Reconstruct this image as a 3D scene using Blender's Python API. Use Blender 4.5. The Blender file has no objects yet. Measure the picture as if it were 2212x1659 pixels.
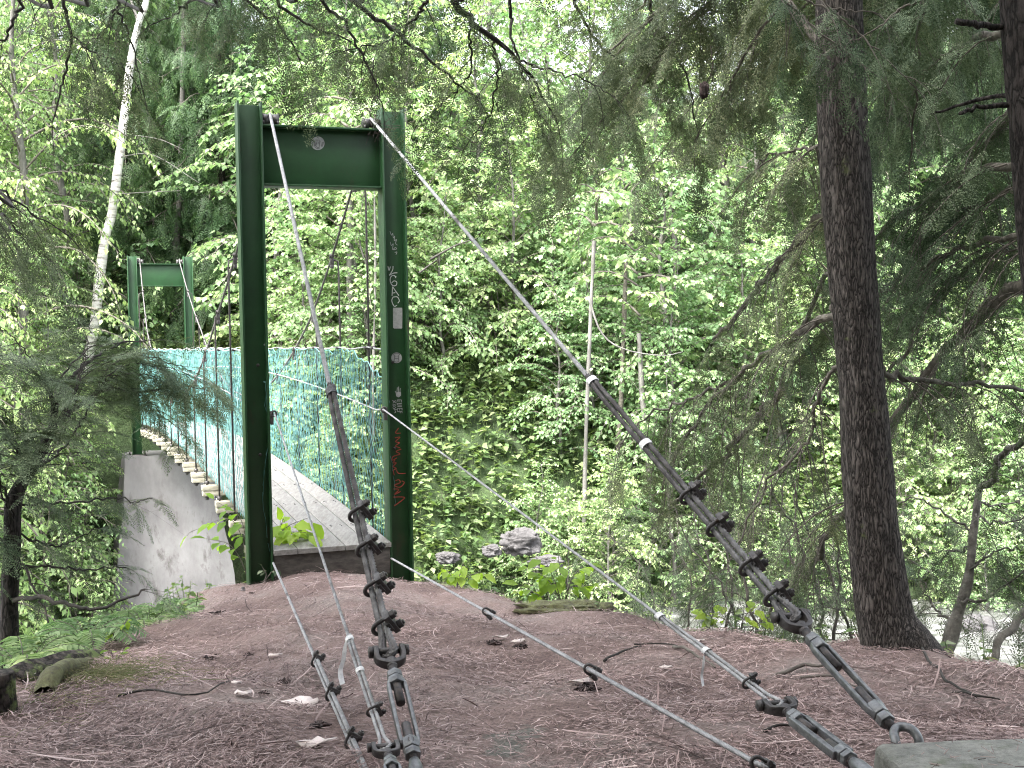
import bpy, math, random
import numpy as np
from mathutils import Matrix, Vector
R_ = math.radians
PI = math.pi
scene = bpy.context.scene
COL = scene.collection
FPX = 2600.0                      # focal length in pixels of a 2212 px wide view
EYE = np.array([0.0, 0.0, 1.6])
PITCH = math.atan(94.5 / FPX)
ROLL = R_(1.0)

# ---------------------------------------------------------------- camera
_F = np.array([0, math.cos(PITCH), -math.sin(PITCH)])
_U0 = np.array([0, math.sin(PITCH), math.cos(PITCH)])
_R0 = np.array([1.0, 0, 0])
CU = math.cos(ROLL) * _U0 + math.sin(ROLL) * _R0
CR = math.cos(ROLL) * _R0 - math.sin(ROLL) * _U0
cam_d = bpy.data.cameras.new('camera')
cam_d.sensor_width = 36.0
cam_d.lens = 36.0 * FPX / 2212.0
cam_d.clip_start = 0.05
cam_d.clip_end = 1000
cam = bpy.data.objects.new('camera', cam_d)
COL.objects.link(cam)
cam.matrix_world = Matrix(((CR[0], CU[0], -_F[0], EYE[0]), (CR[1], CU[1], -_F[1], EYE[1]),
                           (CR[2], CU[2], -_F[2], EYE[2]), (0, 0, 0, 1)))
scene.camera = cam


def ray(px, py):
    d = _F + (px - 1106.0) / FPX * CR - (py - 829.5) / FPX * CU
    return d / d[1]


def at(px, py, Y):
    """the world point seen at a pixel of the photograph, Y metres ahead"""
    return EYE + ray(px, py) * Y


def tr(*pts):
    return np.array([at(*p) for p in pts])


def hit(px, py, p0, n):
    d = ray(px, py)
    t = np.dot(np.asarray(p0) - EYE, n) / np.dot(d, n)
    return EYE + d * t


def nrm(v):
    v = np.asarray(v, float)
    return v / (np.linalg.norm(v) + 1e-12)


Z = np.array([0, 0, 1.0])

# ---------------------------------------------------------------- mesh building


def catmull(pts, n):
    """n points on a smooth curve through pts"""
    P = np.asarray(pts, float)
    if len(P) == 2:
        t = np.linspace(0, 1, n)[:, None]
        return P[0] * (1 - t) + P[1] * t
    P = np.vstack([2 * P[0] - P[1], P, 2 * P[-1] - P[-2]])
    m = len(P) - 3
    u = np.linspace(0, m - 1e-9, n)
    i = u.astype(int)
    t = (u - i)[:, None]
    p0, p1, p2, p3 = P[i], P[i + 1], P[i + 2], P[i + 3]
    return 0.5 * (2 * p1 + (p2 - p0) * t + (2 * p0 - 5 * p1 + 4 * p2 - p3) * t ** 2 + (3 * p1 - p0 - 3 * p2 + p3) * t ** 3)


def frames(P):
    T = np.gradient(P, axis=0)
    T /= (np.linalg.norm(T, axis=1)[:, None] + 1e-12)
    a = np.cross(T[0], Z)
    if np.linalg.norm(a) < 0.1:
        a = np.cross(T[0], [1.0, 0, 0])
    a = nrm(a)
    A = [a]
    for k in range(1, len(P)):
        a = a - np.dot(a, T[k]) * T[k]
        a = nrm(a)
        A.append(a)
    A = np.array(A)
    B = np.cross(T, A)
    return T, A, B


class G:
    """collects vertices and faces, then becomes ONE mesh object"""

    def __init__(s):
        s.v, s.q, s.t, s.n = [], [], [], 0

    def add(s, v, f=None, f2=None):
        v = np.asarray(v, float).reshape(-1, 3)
        for ff in (f, f2):
            if ff is None or len(ff) == 0:
                continue
            ff = np.asarray(ff, np.int64)
            (s.q if ff.shape[1] == 4 else s.t).append(ff + s.n)
        s.v.append(v)
        s.n += len(v)
        return s

    def box(s, c, size, ax=None):
        """box centred at c, size along the axes ax (rows)"""
        ax = np.eye(3) if ax is None else np.asarray(ax, float)
        h = np.asarray(size, float) / 2
        k = np.array([[-1, -1, -1], [1, -1, -1], [1, 1, -1], [-1, 1, -1], [-1, -1, 1], [1, -1, 1], [1, 1, 1], [-1, 1, 1]], float)
        v = np.asarray(c, float) + (k * h) @ ax
        return s.add(v, [[0, 3, 2, 1], [4, 5, 6, 7], [0, 1, 5, 4], [1, 2, 6, 5], [2, 3, 7, 6], [3, 0, 4, 7]])

    def tube(s, P, r, n=6, cap=True):
        P = np.asarray(P, float)
        K = len(P)
        r = np.broadcast_to(np.asarray(r, float), (K,)) if np.ndim(r) == 0 or len(np.atleast_1d(r)) == K else np.interp(np.linspace(0, 1, K), np.linspace(0, 1, len(r)), r)
        T, A, B = frames(P)
        ph = np.arange(n) * 2 * PI / n
        v = P[:, None, :] + r[:, None, None] * (np.cos(ph)[None, :, None] * A[:, None, :] + np.sin(ph)[None, :, None] * B[:, None, :])
        v = v.reshape(-1, 3)
        i, j = np.meshgrid(np.arange(K - 1), np.arange(n), indexing='ij')
        a = (i * n + j).ravel()
        b = (i * n + (j + 1) % n).ravel()
        f = np.stack([a, b, b + n, a + n], 1)
        if not cap:
            return s.add(v, f)
        v = np.vstack([v, P[0], P[-1]])
        j = np.arange(n)
        t = np.vstack([np.stack([np.full(n, K * n), (j + 1) % n, j], 1),
                       np.stack([np.full(n, K * n + 1), (K - 1) * n + j, (K - 1) * n + (j + 1) % n], 1)])
        return s.add(v, f, t)

    def rope(s, P, r, lay=0.13, strands=6, step=0.008):
        """stranded wire rope: a lobed section twisted along the path"""
        P = np.asarray(P, float)
        L = np.concatenate([[0], np.cumsum(np.linalg.norm(np.diff(P, axis=0), axis=1))])
        K = max(4, int(L[-1] / step))
        l = np.linspace(0, L[-1], K)
        Q = np.stack([np.interp(l, L, P[:, k]) for k in range(3)], 1)
        T, A, B = frames(Q)
        n = strands * 2
        ph = np.arange(n)[None, :] * 2 * PI / n + (l / lay * 2 * PI)[:, None]
        rr = np.where(np.arange(n) % 2 == 0, 1.04, 0.64)[None, :] * r
        v = Q[:, None, :] + (rr * np.cos(ph))[:, :, None] * A[:, None, :] + (rr * np.sin(ph))[:, :, None] * B[:, None, :]
        i, j = np.meshgrid(np.arange(K - 1), np.arange(n), indexing='ij')
        a = (i * n + j).ravel()
        b = (i * n + (j + 1) % n).ravel()
        return s.add(v.reshape(-1, 3), np.stack([a, b, b + n, a + n], 1))

    def cyl(s, p0, p1, r0, r1=None, n=16):
        r1 = r0 if r1 is None else r1
        return s.tube(np.array([p0, p1]), np.array([r0, r1]), n)

    def segs(s, A, B, r, n=3):
        """many straight thin rods at once"""
        A = np.asarray(A, float)
        B = np.asarray(B, float)
        M = len(A)
        if M == 0:
            return s
        d = B - A
        d /= (np.linalg.norm(d, axis=1)[:, None] + 1e-9)
        ref = np.where(np.abs(d[:, 2:3]) > 0.9, np.array([[1.0, 0, 0]]), np.array([[0, 0, 1.0]]))
        u = np.cross(d, ref)
        u /= (np.linalg.norm(u, axis=1)[:, None] + 1e-9)
        w = np.cross(d, u)
        ph = np.arange(n) * 2 * PI / n
        r = np.broadcast_to(np.asarray(r, float), (M,))
        o = r[:, None, None] * (np.cos(ph)[None, :, None] * u[:, None, :] + np.sin(ph)[None, :, None] * w[:, None, :])
        v = np.concatenate([A[:, None, :] + o, B[:, None, :] + o * 0.8], 1).reshape(-1, 3)
        base = (np.arange(M) * 2 * n)[:, None]
        j = np.arange(n)[None, :]
        a = base + j
        b = base + (j + 1) % n
        return s.add(v, np.stack([a, b, b + n, a + n], 2).reshape(-1, 4))

    def inst(s, tv, tf, M3, T, tq=None):
        """copies of a template, one per 3x3 matrix (columns = images of x, y, z) and offset"""
        tv = np.asarray(tv, float)
        K, M = len(tv), len(T)
        if M == 0:
            return s
        v = np.einsum('mij,kj->mki', np.asarray(M3), tv) + np.asarray(T)[:, None, :]
        off = (np.arange(M) * K)[:, None, None]
        f = (np.asarray(tf)[None] + off).reshape(-1, np.asarray(tf).shape[1]) if tf is not None else None
        q = (np.asarray(tq)[None] + off).reshape(-1, np.asarray(tq).shape[1]) if tq is not None else None
        return s.add(v.reshape(-1, 3), f, q)

    def grid(s, V, nx, ny):
        i, j = np.meshgrid(np.arange(ny - 1), np.arange(nx - 1), indexing='ij')
        a = (i * nx + j).ravel()
        return s.add(V, np.stack([a, a + 1, a + nx + 1, a + nx], 1))

    def mesh(s, name, smooth=False):
        me = bpy.data.meshes.new(name)
        v = np.vstack(s.v) if s.v else np.zeros((0, 3))
        t = np.vstack(s.t) if s.t else np.zeros((0, 3), np.int64)
        q = np.vstack(s.q) if s.q else np.zeros((0, 4), np.int64)
        me.vertices.add(len(v))
        me.vertices.foreach_set('co', v.astype(np.float32).ravel())
        nl = len(t) * 3 + len(q) * 4
        me.loops.add(nl)
        me.loops.foreach_set('vertex_index', np.concatenate([t.ravel(), q.ravel()]).astype(np.int32))
        me.polygons.add(len(t) + len(q))
        st = np.concatenate([np.arange(len(t)) * 3, len(t) * 3 + np.arange(len(q)) * 4]).astype(np.int32)
        me.polygons.foreach_set('loop_start', st)
        if smooth:
            me.polygons.foreach_set('use_smooth', np.ones(len(t) + len(q), bool))
        me.update(calc_edges=True)
        me.validate()
        return me


ROOTM = {}


def tag(o, label, cat, group=None, kind=None):
    o['label'] = label
    o['category'] = cat
    if group:
        o['group'] = group
    if kind:
        o['kind'] = kind
    return o


def thing(name, label, cat, loc=(0, 0, 0), rotz=0.0, group=None):
    o = bpy.data.objects.new(name, None)
    o.empty_display_size = 0.1
    COL.objects.link(o)
    o.location = tuple(float(x) for x in loc)
    o.rotation_euler = (0, 0, rotz)
    ROOTM[o] = (np.asarray(loc, float), float(rotz))
    return tag(o, label, cat, group)


def place(name, me, mat, parent=None):
    o = bpy.data.objects.new(name, me)
    if mat is not None and len(me.materials) == 0:
        me.materials.append(mat)
    COL.objects.link(o)
    if parent is not None:
        o.parent = parent
        if parent in ROOTM:
            ROOTM[o] = ROOTM[parent]
    return o


def bevel(o, w, seg=2):
    m = o.modifiers.new('bevel', 'BEVEL')
    m.width = w
    m.segments = seg
    m.limit_method = 'ANGLE'
    m.angle_limit = R_(40)
    return o


def part(name, g, mat, parent, world=True, smooth=False, bev=0):
    """a mesh child; its vertices are given in world space (world=True) or in the frame of its thing"""
    if world and g.v:
        loc, rz = ROOTM[parent]
        v = np.vstack(g.v) - loc
        c, s = math.cos(-rz), math.sin(-rz)
        v = v @ np.array([[c, s, 0], [-s, c, 0], [0, 0, 1.0]])
        g.v = [v]
    o = place(name, g.mesh(name, smooth), mat, parent)
    if bev:
        bevel(o, bev)
    return o


def solo(name, g, mat, label, cat, group=None, kind=None, smooth=False, bev=0, loc=None):
    """a thing that is one mesh, its origin at its base"""
    v = np.vstack(g.v)
    if loc is None:
        loc = np.array([v[:, 0].mean(), v[:, 1].mean(), v[:, 2].min()])
    g.v = [v - np.asarray(loc)]
    o = place(name, g.mesh(name, smooth), mat)
    o.location = tuple(loc)
    if kind == 'structure':
        o['kind'] = kind
        o['label'] = label
    else:
        tag(o, label, cat, group, kind)
    if bev:
        bevel(o, bev)
    return o


def dup(root, loc, rotz=0.0, label=None, group=None, scale=1.0, tilt=(0, 0)):
    r = root.copy()
    COL.objects.link(r)
    r.location = tuple(float(x) for x in loc)
    r.rotation_euler = (tilt[0], tilt[1], rotz)
    r.scale = (scale,) * 3 if np.ndim(scale) == 0 else scale
    if label:
        r['label'] = label
    if group:
        r['group'] = group
    for ch in list(root.children):
        c = ch.copy()
        COL.objects.link(c)
        c.parent = r
        for gch in ch.children:
            d = gch.copy()
            COL.objects.link(d)
            d.parent = c
    return r


# ---------------------------------------------------------------- materials


def newmat(name):
    m = bpy.data.materials.new(name)
    m.use_nodes = True
    nt = m.node_tree
    nt.nodes.clear()
    out = nt.nodes.new('ShaderNodeOutputMaterial')
    return m, nt, out


def ramp(nt, fac, cols, pos=None):
    n = nt.nodes.new('ShaderNodeValToRGB')
    e = n.color_ramp.elements
    k = len(cols)
    pos = pos or [i / (k - 1) for i in range(k)]
    while len(e) < k:
        e.new(0.5)
    for i in range(k):
        e[i].position = pos[i]
        e[i].color = (*cols[i], 1)
    nt.links.new(fac, n.inputs['Fac'])
    return n.outputs['Color']


def tex(nt, kind, scale, co, **kw):
    n = nt.nodes.new(kind)
    n.inputs['Scale'].default_value = scale
    for k, v in kw.items():
        if k in n.inputs:
            n.inputs[k].default_value = v
        else:
            setattr(n, k, v)
    nt.links.new(co, n.inputs['Vector'])
    return n


def coords(nt, sc=(1, 1, 1), which='Object'):
    c = nt.nodes.new('ShaderNodeTexCoord')
    m = nt.nodes.new('ShaderNodeMapping')
    m.inputs['Scale'].default_value = sc
    nt.links.new(c.outputs[which], m.inputs['Vector'])
    return m.outputs['Vector']


def mixc(nt, a, b, fac, mode='MIX'):
    n = nt.nodes.new('ShaderNodeMix')
    n.data_type = 'RGBA'
    n.blend_type = mode
    n.clamp_factor = True
    for key, val in ((0, fac), (6, a), (7, b)):
        if isinstance(val, (int, float)):
            n.inputs[key].default_value = val
        elif isinstance(val, tuple):
            n.inputs[key].default_value = (*val, 1)
        else:
            nt.links.new(val, n.inputs[key])
    return n.outputs[2]


def bump(nt, h, strength, dist):
    b = nt.nodes.new('ShaderNodeBump')
    b.inputs['Strength'].default_value = strength
    b.inputs['Distance'].default_value = dist
    nt.links.new(h, b.inputs['Height'])
    return b.outputs['Normal']


def surf(name, cols, scale=20, rough=0.7, metal=0.0, sc=(1, 1, 1), bmp=0.3, bdist=0.002, bscale=None, spec=0.5, detail=6,
         stain=None, pos=None, rrange=0.15):
    """plain weathered surface: noise colours, noise roughness, noise bump"""
    m, nt, out = newmat(name)
    p = nt.nodes.new('ShaderNodeBsdfPrincipled')
    co = coords(nt, sc)
    n = tex(nt, 'ShaderNodeTexNoise', scale, co, Detail=detail, Roughness=0.65)
    c = ramp(nt, n.outputs['Fac'], cols, pos or ([0.3 + 0.4 * i / (len(cols) - 1) for i in range(len(cols))]))
    if stain:
        n3 = tex(nt, 'ShaderNodeTexNoise', stain[1], coords(nt, stain[2]), Detail=5, Roughness=0.7)
        f = ramp(nt, n3.outputs['Fac'], [(0, 0, 0), (1, 1, 1)], [stain[3], stain[3] + 0.15])
        c = mixc(nt, c, stain[0], f)
    nt.links.new(c, p.inputs['Base Color'])
    n2 = tex(nt, 'ShaderNodeTexNoise', bscale or scale * 3, co, Detail=8, Roughness=0.7)
    mr = nt.nodes.new('ShaderNodeMapRange')
    mr.inputs['To Min'].default_value = max(0.05, rough - rrange)
    mr.inputs['To Max'].default_value = min(1, rough + rrange)
    nt.links.new(n2.outputs['Fac'], mr.inputs['Value'])
    nt.links.new(mr.outputs['Result'], p.inputs['Roughness'])
    p.inputs['Metallic'].default_value = metal
    p.inputs['Specular IOR Level'].default_value = spec
    if bmp:
        nt.links.new(bump(nt, n2.outputs['Fac'], bmp, bdist), p.inputs['Normal'])
    nt.links.new(p.outputs['BSDF'], out.inputs['Surface'])
    return m


def leafmat(name, cols, trans=0.45, tint=(1.15, 1.25, 0.5), patch=3.0, rough=0.5, spec=0.3):
    m, nt, out = newmat(name)
    g = nt.nodes.new('ShaderNodeNewGeometry')
    c = ramp(nt, g.outputs['Random Per Island'], cols)
    oi = nt.nodes.new('ShaderNodeObjectInfo')
    n = tex(nt, 'ShaderNodeTexNoise', patch, coords(nt), Detail=2)
    f = ramp(nt, n.outputs['Fac'], [(0.62, 0.68, 0.62), (1.15, 1.1, 1.0)], [0.35, 0.65])
    c = mixc(nt, c, f, 1.0, 'MULTIPLY')
    f2 = ramp(nt, oi.outputs['Random'], [(0.7, 0.8, 0.78), (0.95, 0.97, 0.93), (1.12, 1.06, 1.0)])
    c = mixc(nt, c, f2, 1.0, 'MULTIPLY')
    p = nt.nodes.new('ShaderNodeBsdfPrincipled')
    nt.links.new(c, p.inputs['Base Color'])
    p.inputs['Roughness'].default_value = rough
    p.inputs['Specular IOR Level'].default_value = spec
    t = nt.nodes.new('ShaderNodeBsdfTranslucent')
    nt.links.new(mixc(nt, c, tint, 1.0, 'MULTIPLY'), t.inputs['Color'])
    mx = nt.nodes.new('ShaderNodeMixShader')
    mx.inputs['Fac'].default_value = trans
    nt.links.new(p.outputs['BSDF'], mx.inputs[1])
    nt.links.new(t.outputs['BSDF'], mx.inputs[2])
    nt.links.new(mx.outputs['Shader'], out.inputs['Surface'])
    return m


def barkmat(name, dark, mid, light, scale=18, zs=0.25, depth=0.012, lichen=None):
    m, nt, out = newmat(name)
    p = nt.nodes.new('ShaderNodeBsdfPrincipled')
    co = coords(nt, (1, 1, zs))
    w = tex(nt, 'ShaderNodeTexNoise', scale * 0.6, co, Detail=4)
    add = nt.nodes.new('ShaderNodeMixRGB')
    add.blend_type = 'LINEAR_LIGHT'
    add.inputs['Fac'].default_value = 0.06
    nt.links.new(co, add.inputs[1])
    nt.links.new(w.outputs['Color'], add.inputs[2])
    v = tex(nt, 'ShaderNodeTexVoronoi', scale, add.outputs['Color'], feature='DISTANCE_TO_EDGE')
    fine = tex(nt, 'ShaderNodeTexNoise', scale * 4, co, Detail=8, Roughness=0.75)
    c = ramp(nt, v.outputs['Distance'], [dark, mid, light], [0.02, 0.14, 0.5])
    c2 = ramp(nt, fine.outputs['Fac'], [(0.45, 0.45, 0.45), (1.25, 1.2, 1.15)], [0.3, 0.7])
    c = mixc(nt, c, c2, 1.0, 'MULTIPLY')
    if lichen:
        ln = tex(nt, 'ShaderNodeTexNoise', lichen[1], coords(nt), Detail=6, Roughness=0.7)
        f = ramp(nt, ln.outputs['Fac'], [(0, 0, 0), (1, 1, 1)], [lichen[2], lichen[2] + 0.1])
        c = mixc(nt, c, lichen[0], f)
    nt.links.new(c, p.inputs['Base Color'])
    p.inputs['Roughness'].default_value = 0.9
    p.inputs['Specular IOR Level'].default_value = 0.25
    ad = nt.nodes.new('ShaderNodeMath')
    ad.operation = 'MULTIPLY_ADD'
    nt.links.new(fine.outputs['Fac'], ad.inputs[0])
    ad.inputs[1].default_value = 0.25
    mn = nt.nodes.new('ShaderNodeMath')
    mn.operation = 'MINIMUM'
    nt.links.new(v.outputs['Distance'], mn.inputs[0])
    mn.inputs[1].default_value = 0.3
    nt.links.new(mn.outputs[0], ad.inputs[2])
    nt.links.new(bump(nt, ad.outputs[0], 1.0, depth), p.inputs['Normal'])
    nt.links.new(p.outputs['BSDF'], out.inputs['Surface'])
    return m


M = {}
M['paint'] = surf('green_steel_paint', [(0.0045, 0.0317, 0.0076), (0.0068, 0.0409, 0.0102), (0.0105, 0.0528, 0.0143)], 6, 0.5, bmp=0.15, bdist=0.001, bscale=90,
                  stain=((0.035, 0.024, 0.014), 7, (1, 1, 0.3), 0.6))
M['galv'] = surf('galvanised_wire', [(0.2, 0.2, 0.2), (0.36, 0.36, 0.365), (0.48, 0.48, 0.485)], 40, 0.6, 0.25, bmp=0.2, bdist=0.0006,
                 stain=((0.06, 0.05, 0.045), 5, (1, 1, 1), 0.56))
M['wire_dark'] = surf('weathered_wire', [(0.07, 0.065, 0.062), (0.15, 0.14, 0.14), (0.22, 0.21, 0.21)], 40, 0.55, 0.5, bmp=0.2, bdist=0.0006)
M['iron'] = surf('dark_forged_steel', [(0.035, 0.033, 0.033), (0.065, 0.06, 0.06), (0.1, 0.095, 0.092)], 45, 0.5, 0.45, bmp=0.5, bdist=0.001,
                 stain=((0.1, 0.06, 0.04), 14, (1, 1, 1), 0.64))
M['steel'] = surf('bare_steel', [(0.08, 0.082, 0.085), (0.14, 0.145, 0.15), (0.22, 0.225, 0.23)], 45, 0.45, 0.5, bmp=0.3, bdist=0.0006)
M['rod'] = surf('blackened_rod', [(0.03, 0.028, 0.03), (0.06, 0.055, 0.055), (0.1, 0.08, 0.07)], 60, 0.55, 0.4, bmp=0.3)
M['tape'] = surf('grey_tape', [(0.45, 0.45, 0.46), (0.6, 0.6, 0.6), (0.68, 0.67, 0.66)], 60, 0.55, 0.0, bmp=0.4)
M['tape_dark'] = surf('black_tape', [(0.02, 0.02, 0.022), (0.035, 0.035, 0.035), (0.06, 0.06, 0.06)], 60, 0.6, bmp=0.4)
M['board'] = surf('weathered_deck_boards', [(0.108, 0.1008, 0.0936), (0.1656, 0.1584, 0.1476), (0.216, 0.2052, 0.1944)], 9, 0.8, sc=(6, 1, 6), bmp=0.4, bdist=0.002,
                  stain=((0.12, 0.108, 0.095), 5, (5, 0.8, 1), 0.55))
M['beam'] = surf('pressure_treated_beam', [(0.176, 0.16, 0.12), (0.288, 0.272, 0.216), (0.352, 0.336, 0.272)], 8, 0.8, sc=(1, 6, 6), bmp=0.4,
                 stain=((0.09, 0.07, 0.055), 4, (1, 1, 1), 0.6))
M['sill'] = surf('dark_wet_timber', [(0.03, 0.025, 0.022), (0.055, 0.048, 0.042), (0.085, 0.075, 0.065)], 8, 0.8, sc=(1, 6, 6), bmp=0.5)
M['sleeper'] = surf('mossy_sleeper', [(0.1, 0.09, 0.06), (0.17, 0.15, 0.1), (0.24, 0.22, 0.16)], 8, 0.85, sc=(1, 5, 5), bmp=0.6, bdist=0.004,
                    stain=((0.09, 0.12, 0.03), 9, (1, 1, 1), 0.56))
M['net'] = surf('teal_netting', [(0.0595, 0.187, 0.1785), (0.1105, 0.272, 0.2635), (0.187, 0.357, 0.3485)], 3, 0.7, bmp=0)
M['concrete'] = surf('stained_concrete', [(0.0781, 0.0743, 0.0762), (0.121, 0.1172, 0.1191), (0.1641, 0.1602, 0.1622)], 2.2, 0.9, sc=(1, 1, 0.35), bmp=0.5, bdist=0.01, bscale=14, detail=10,
                     stain=((0.06, 0.055, 0.052), 3.2, (1.6, 1.6, 0.12), 0.55))
M['block'] = surf('rough_concrete', [(0.09, 0.092, 0.082), (0.165, 0.166, 0.148), (0.24, 0.24, 0.215)], 22, 0.92, bmp=0.9, bdist=0.006, bscale=60, detail=9,
                  stain=((0.07, 0.085, 0.045), 5, (1, 1, 1), 0.55))
M['rock'] = surf('pale_ledge_rock', [(0.03, 0.0282, 0.0282), (0.057, 0.054, 0.0552), (0.09, 0.0882, 0.09)], 2.5, 0.9, bmp=0.8, bdist=0.03, bscale=9, detail=10)
M['white'] = surf('white_marker', [(0.42, 0.43, 0.42), (0.55, 0.56, 0.55)], 40, 0.6, bmp=0)
M['red'] = surf('red_marker', [(0.24, 0.04, 0.028), (0.36, 0.06, 0.042)], 40, 0.6, bmp=0)
M['sticker'] = surf('worn_sticker', [(0.24, 0.25, 0.25), (0.36, 0.37, 0.37)], 60, 0.6, bmp=0)
M['sticker_dark'] = surf('worn_sticker_print', [(0.03, 0.03, 0.035), (0.06, 0.06, 0.065)], 60, 0.6, bmp=0)

M['needle'] = leafmat('hemlock_needles', [(0.0759, 0.1012, 0.0708), (0.1202, 0.1518, 0.1037), (0.1708, 0.2024, 0.1417), (0.234, 0.2656, 0.1923)], 0.25, (1.0, 1.1, 0.7), 2.0, 0.7, 0.15)
M['needle_far'] = leafmat('far_conifer_needles', [(0.035, 0.075, 0.035), (0.06, 0.11, 0.05), (0.09, 0.15, 0.065)], 0.35, (1.0, 1.1, 0.7), 0.7)
M['lime'] = leafmat('young_broad_leaves', [(0.1904, 0.2962, 0.1193), (0.2619, 0.3808, 0.1724), (0.3451, 0.4654, 0.2387), (0.4521, 0.55, 0.3315)], 0.5, (0.98, 1.08, 0.75), 1.0)
M['green'] = leafmat('maple_leaves', [(0.1608, 0.2601, 0.1193), (0.2352, 0.3468, 0.1724), (0.3218, 0.4335, 0.2387), (0.4331, 0.5202, 0.3315)], 0.5, (0.98, 1.08, 0.75), 1.0)
M['herb'] = leafmat('low_herbs', [(0.1056, 0.168, 0.0768), (0.1584, 0.2352, 0.1056), (0.2112, 0.2856, 0.1344), (0.2904, 0.3192, 0.2112)], 0.45, (1.1, 1.15, 0.6), 1.5)
M['sapling'] = leafmat('bright_sapling_leaves', [(0.26, 0.4, 0.07), (0.32, 0.47, 0.09), (0.4, 0.55, 0.12)], 0.62, (1.2, 1.2, 0.45), 2.0)
M['bark'] = barkmat('hemlock_bark', (0.014, 0.0125, 0.0115), (0.075, 0.067, 0.063), (0.15, 0.138, 0.13), 46, 0.2, 0.018, ((0.11, 0.13, 0.055), 6, 0.64))
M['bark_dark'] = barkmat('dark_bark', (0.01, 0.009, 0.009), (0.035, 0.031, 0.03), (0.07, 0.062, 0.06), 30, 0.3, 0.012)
M['limb'] = surf('lichened_limb', [(0.045, 0.04, 0.032), (0.1, 0.09, 0.074), (0.18, 0.165, 0.14)], 22, 0.9, bmp=0.9, bdist=0.006, bscale=70,
                 stain=((0.2, 0.22, 0.17), 12, (1, 1, 1), 0.62))
M['twig'] = surf('bare_twig', [(0.055, 0.048, 0.04), (0.1, 0.088, 0.075), (0.16, 0.142, 0.122)], 14, 0.9, bmp=0)
M['twig_dark'] = surf('dark_twig', [(0.014, 0.013, 0.011), (0.028, 0.025, 0.021), (0.05, 0.04, 0.033)], 14, 0.9, bmp=0)
M['greybark'] = surf('grey_smooth_bark', [(0.05, 0.048, 0.042), (0.1, 0.096, 0.088), (0.17, 0.162, 0.15)], 9, 0.9, sc=(1, 1, 0.3), bmp=0.6, bdist=0.008, bscale=30)


def birchmat():
    m, nt, out = newmat('birch_bark')
    p = nt.nodes.new('ShaderNodeBsdfPrincipled')
    n = tex(nt, 'ShaderNodeTexNoise', 3.2, coords(nt, (1, 1, 4.5)), Detail=6, Roughness=0.7)
    c = ramp(nt, n.outputs['Fac'], [(0.05, 0.045, 0.04), (0.3, 0.28, 0.26), (0.5, 0.485, 0.46), (0.58, 0.57, 0.55)], [0.33, 0.42, 0.5, 0.75])
    nt.links.new(c, p.inputs['Base Color'])
    p.inputs['Roughness'].default_value = 0.75
    nt.links.new(bump(nt, n.outputs['Fac'], 0.4, 0.005), p.inputs['Normal'])
    nt.links.new(p.outputs['BSDF'], out.inputs['Surface'])
    return m


M['birch'] = birchmat()
# ---------------------------------------------------------------- lie of the land
T1 = np.array([-1.2003, 7.8, 0.0])
T2 = np.array([-5.97, 20.6, 0.0])
YAW = R_(19.0)
AX = nrm(T2 - T1)                                   # along the bridge
LEN = float(np.linalg.norm(T2 - T1))
AYAW = math.atan2(-AX[0], AX[1])
RX = np.array([AX[1], -AX[0], 0.0])                 # across the bridge, to the right
NOSE = np.array([(-2.5, -4), (-1.98, 3.4), (-1.92, 4.2), (-1.88, 5.05), (-1.82, 6.1), (-1.72, 6.4), (-1.75, 7.2), (-2.0, 7.75), (-1.9, 8.15), (-0.55, 8.25), (-0.42, 7.85),
                 (-0.08, 6.72), (0.6, 5.95), (1.12, 5.22), (1.62, 5.15), (1.75, 4.55), (1.8, 3.83), (2.1, 2), (2.7, -4)])
_rs = np.random.RandomState(5)
_wav = [(_rs.uniform(-1, 1, 2) * f, _rs.uniform(0, 6.28), 1.0 / f) for f in (0.35, 0.5, 0.8, 1.1, 1.7, 2.4, 3.3, 4.7, 6.5, 9.0, 13, 18) for _ in range(2)]


def wob(x, y, lo=0, hi=24):
    s = 0
    for (k, p, a) in _wav[lo:hi]:
        s = s + a * np.sin(k[0] * 3 * x + k[1] * 3 * y + p)
    return s


def polydist(x, y):
    """signed distance to the promontory outline, negative inside"""
    P = NOSE
    d = np.full(np.shape(x), 1e9)
    ins = np.zeros(np.shape(x), bool)
    for i in range(len(P)):
        a, b = P[i], P[(i + 1) % len(P)]
        e = b - a
        t = np.clip(((x - a[0]) * e[0] + (y - a[1]) * e[1]) / (e @ e), 0, 1)
        d = np.minimum(d, np.hypot(x - a[0] - t * e[0], y - a[1] - t * e[1]))
        c = (a[1] > y) != (b[1] > y)
        with np.errstate(divide='ignore', invalid='ignore'):
            xi = a[0] + (y - a[1]) / (b[1] - a[1] + 1e-12) * e[0]
        ins ^= c & (x < xi)
    return np.where(ins, -d, d)


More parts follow.
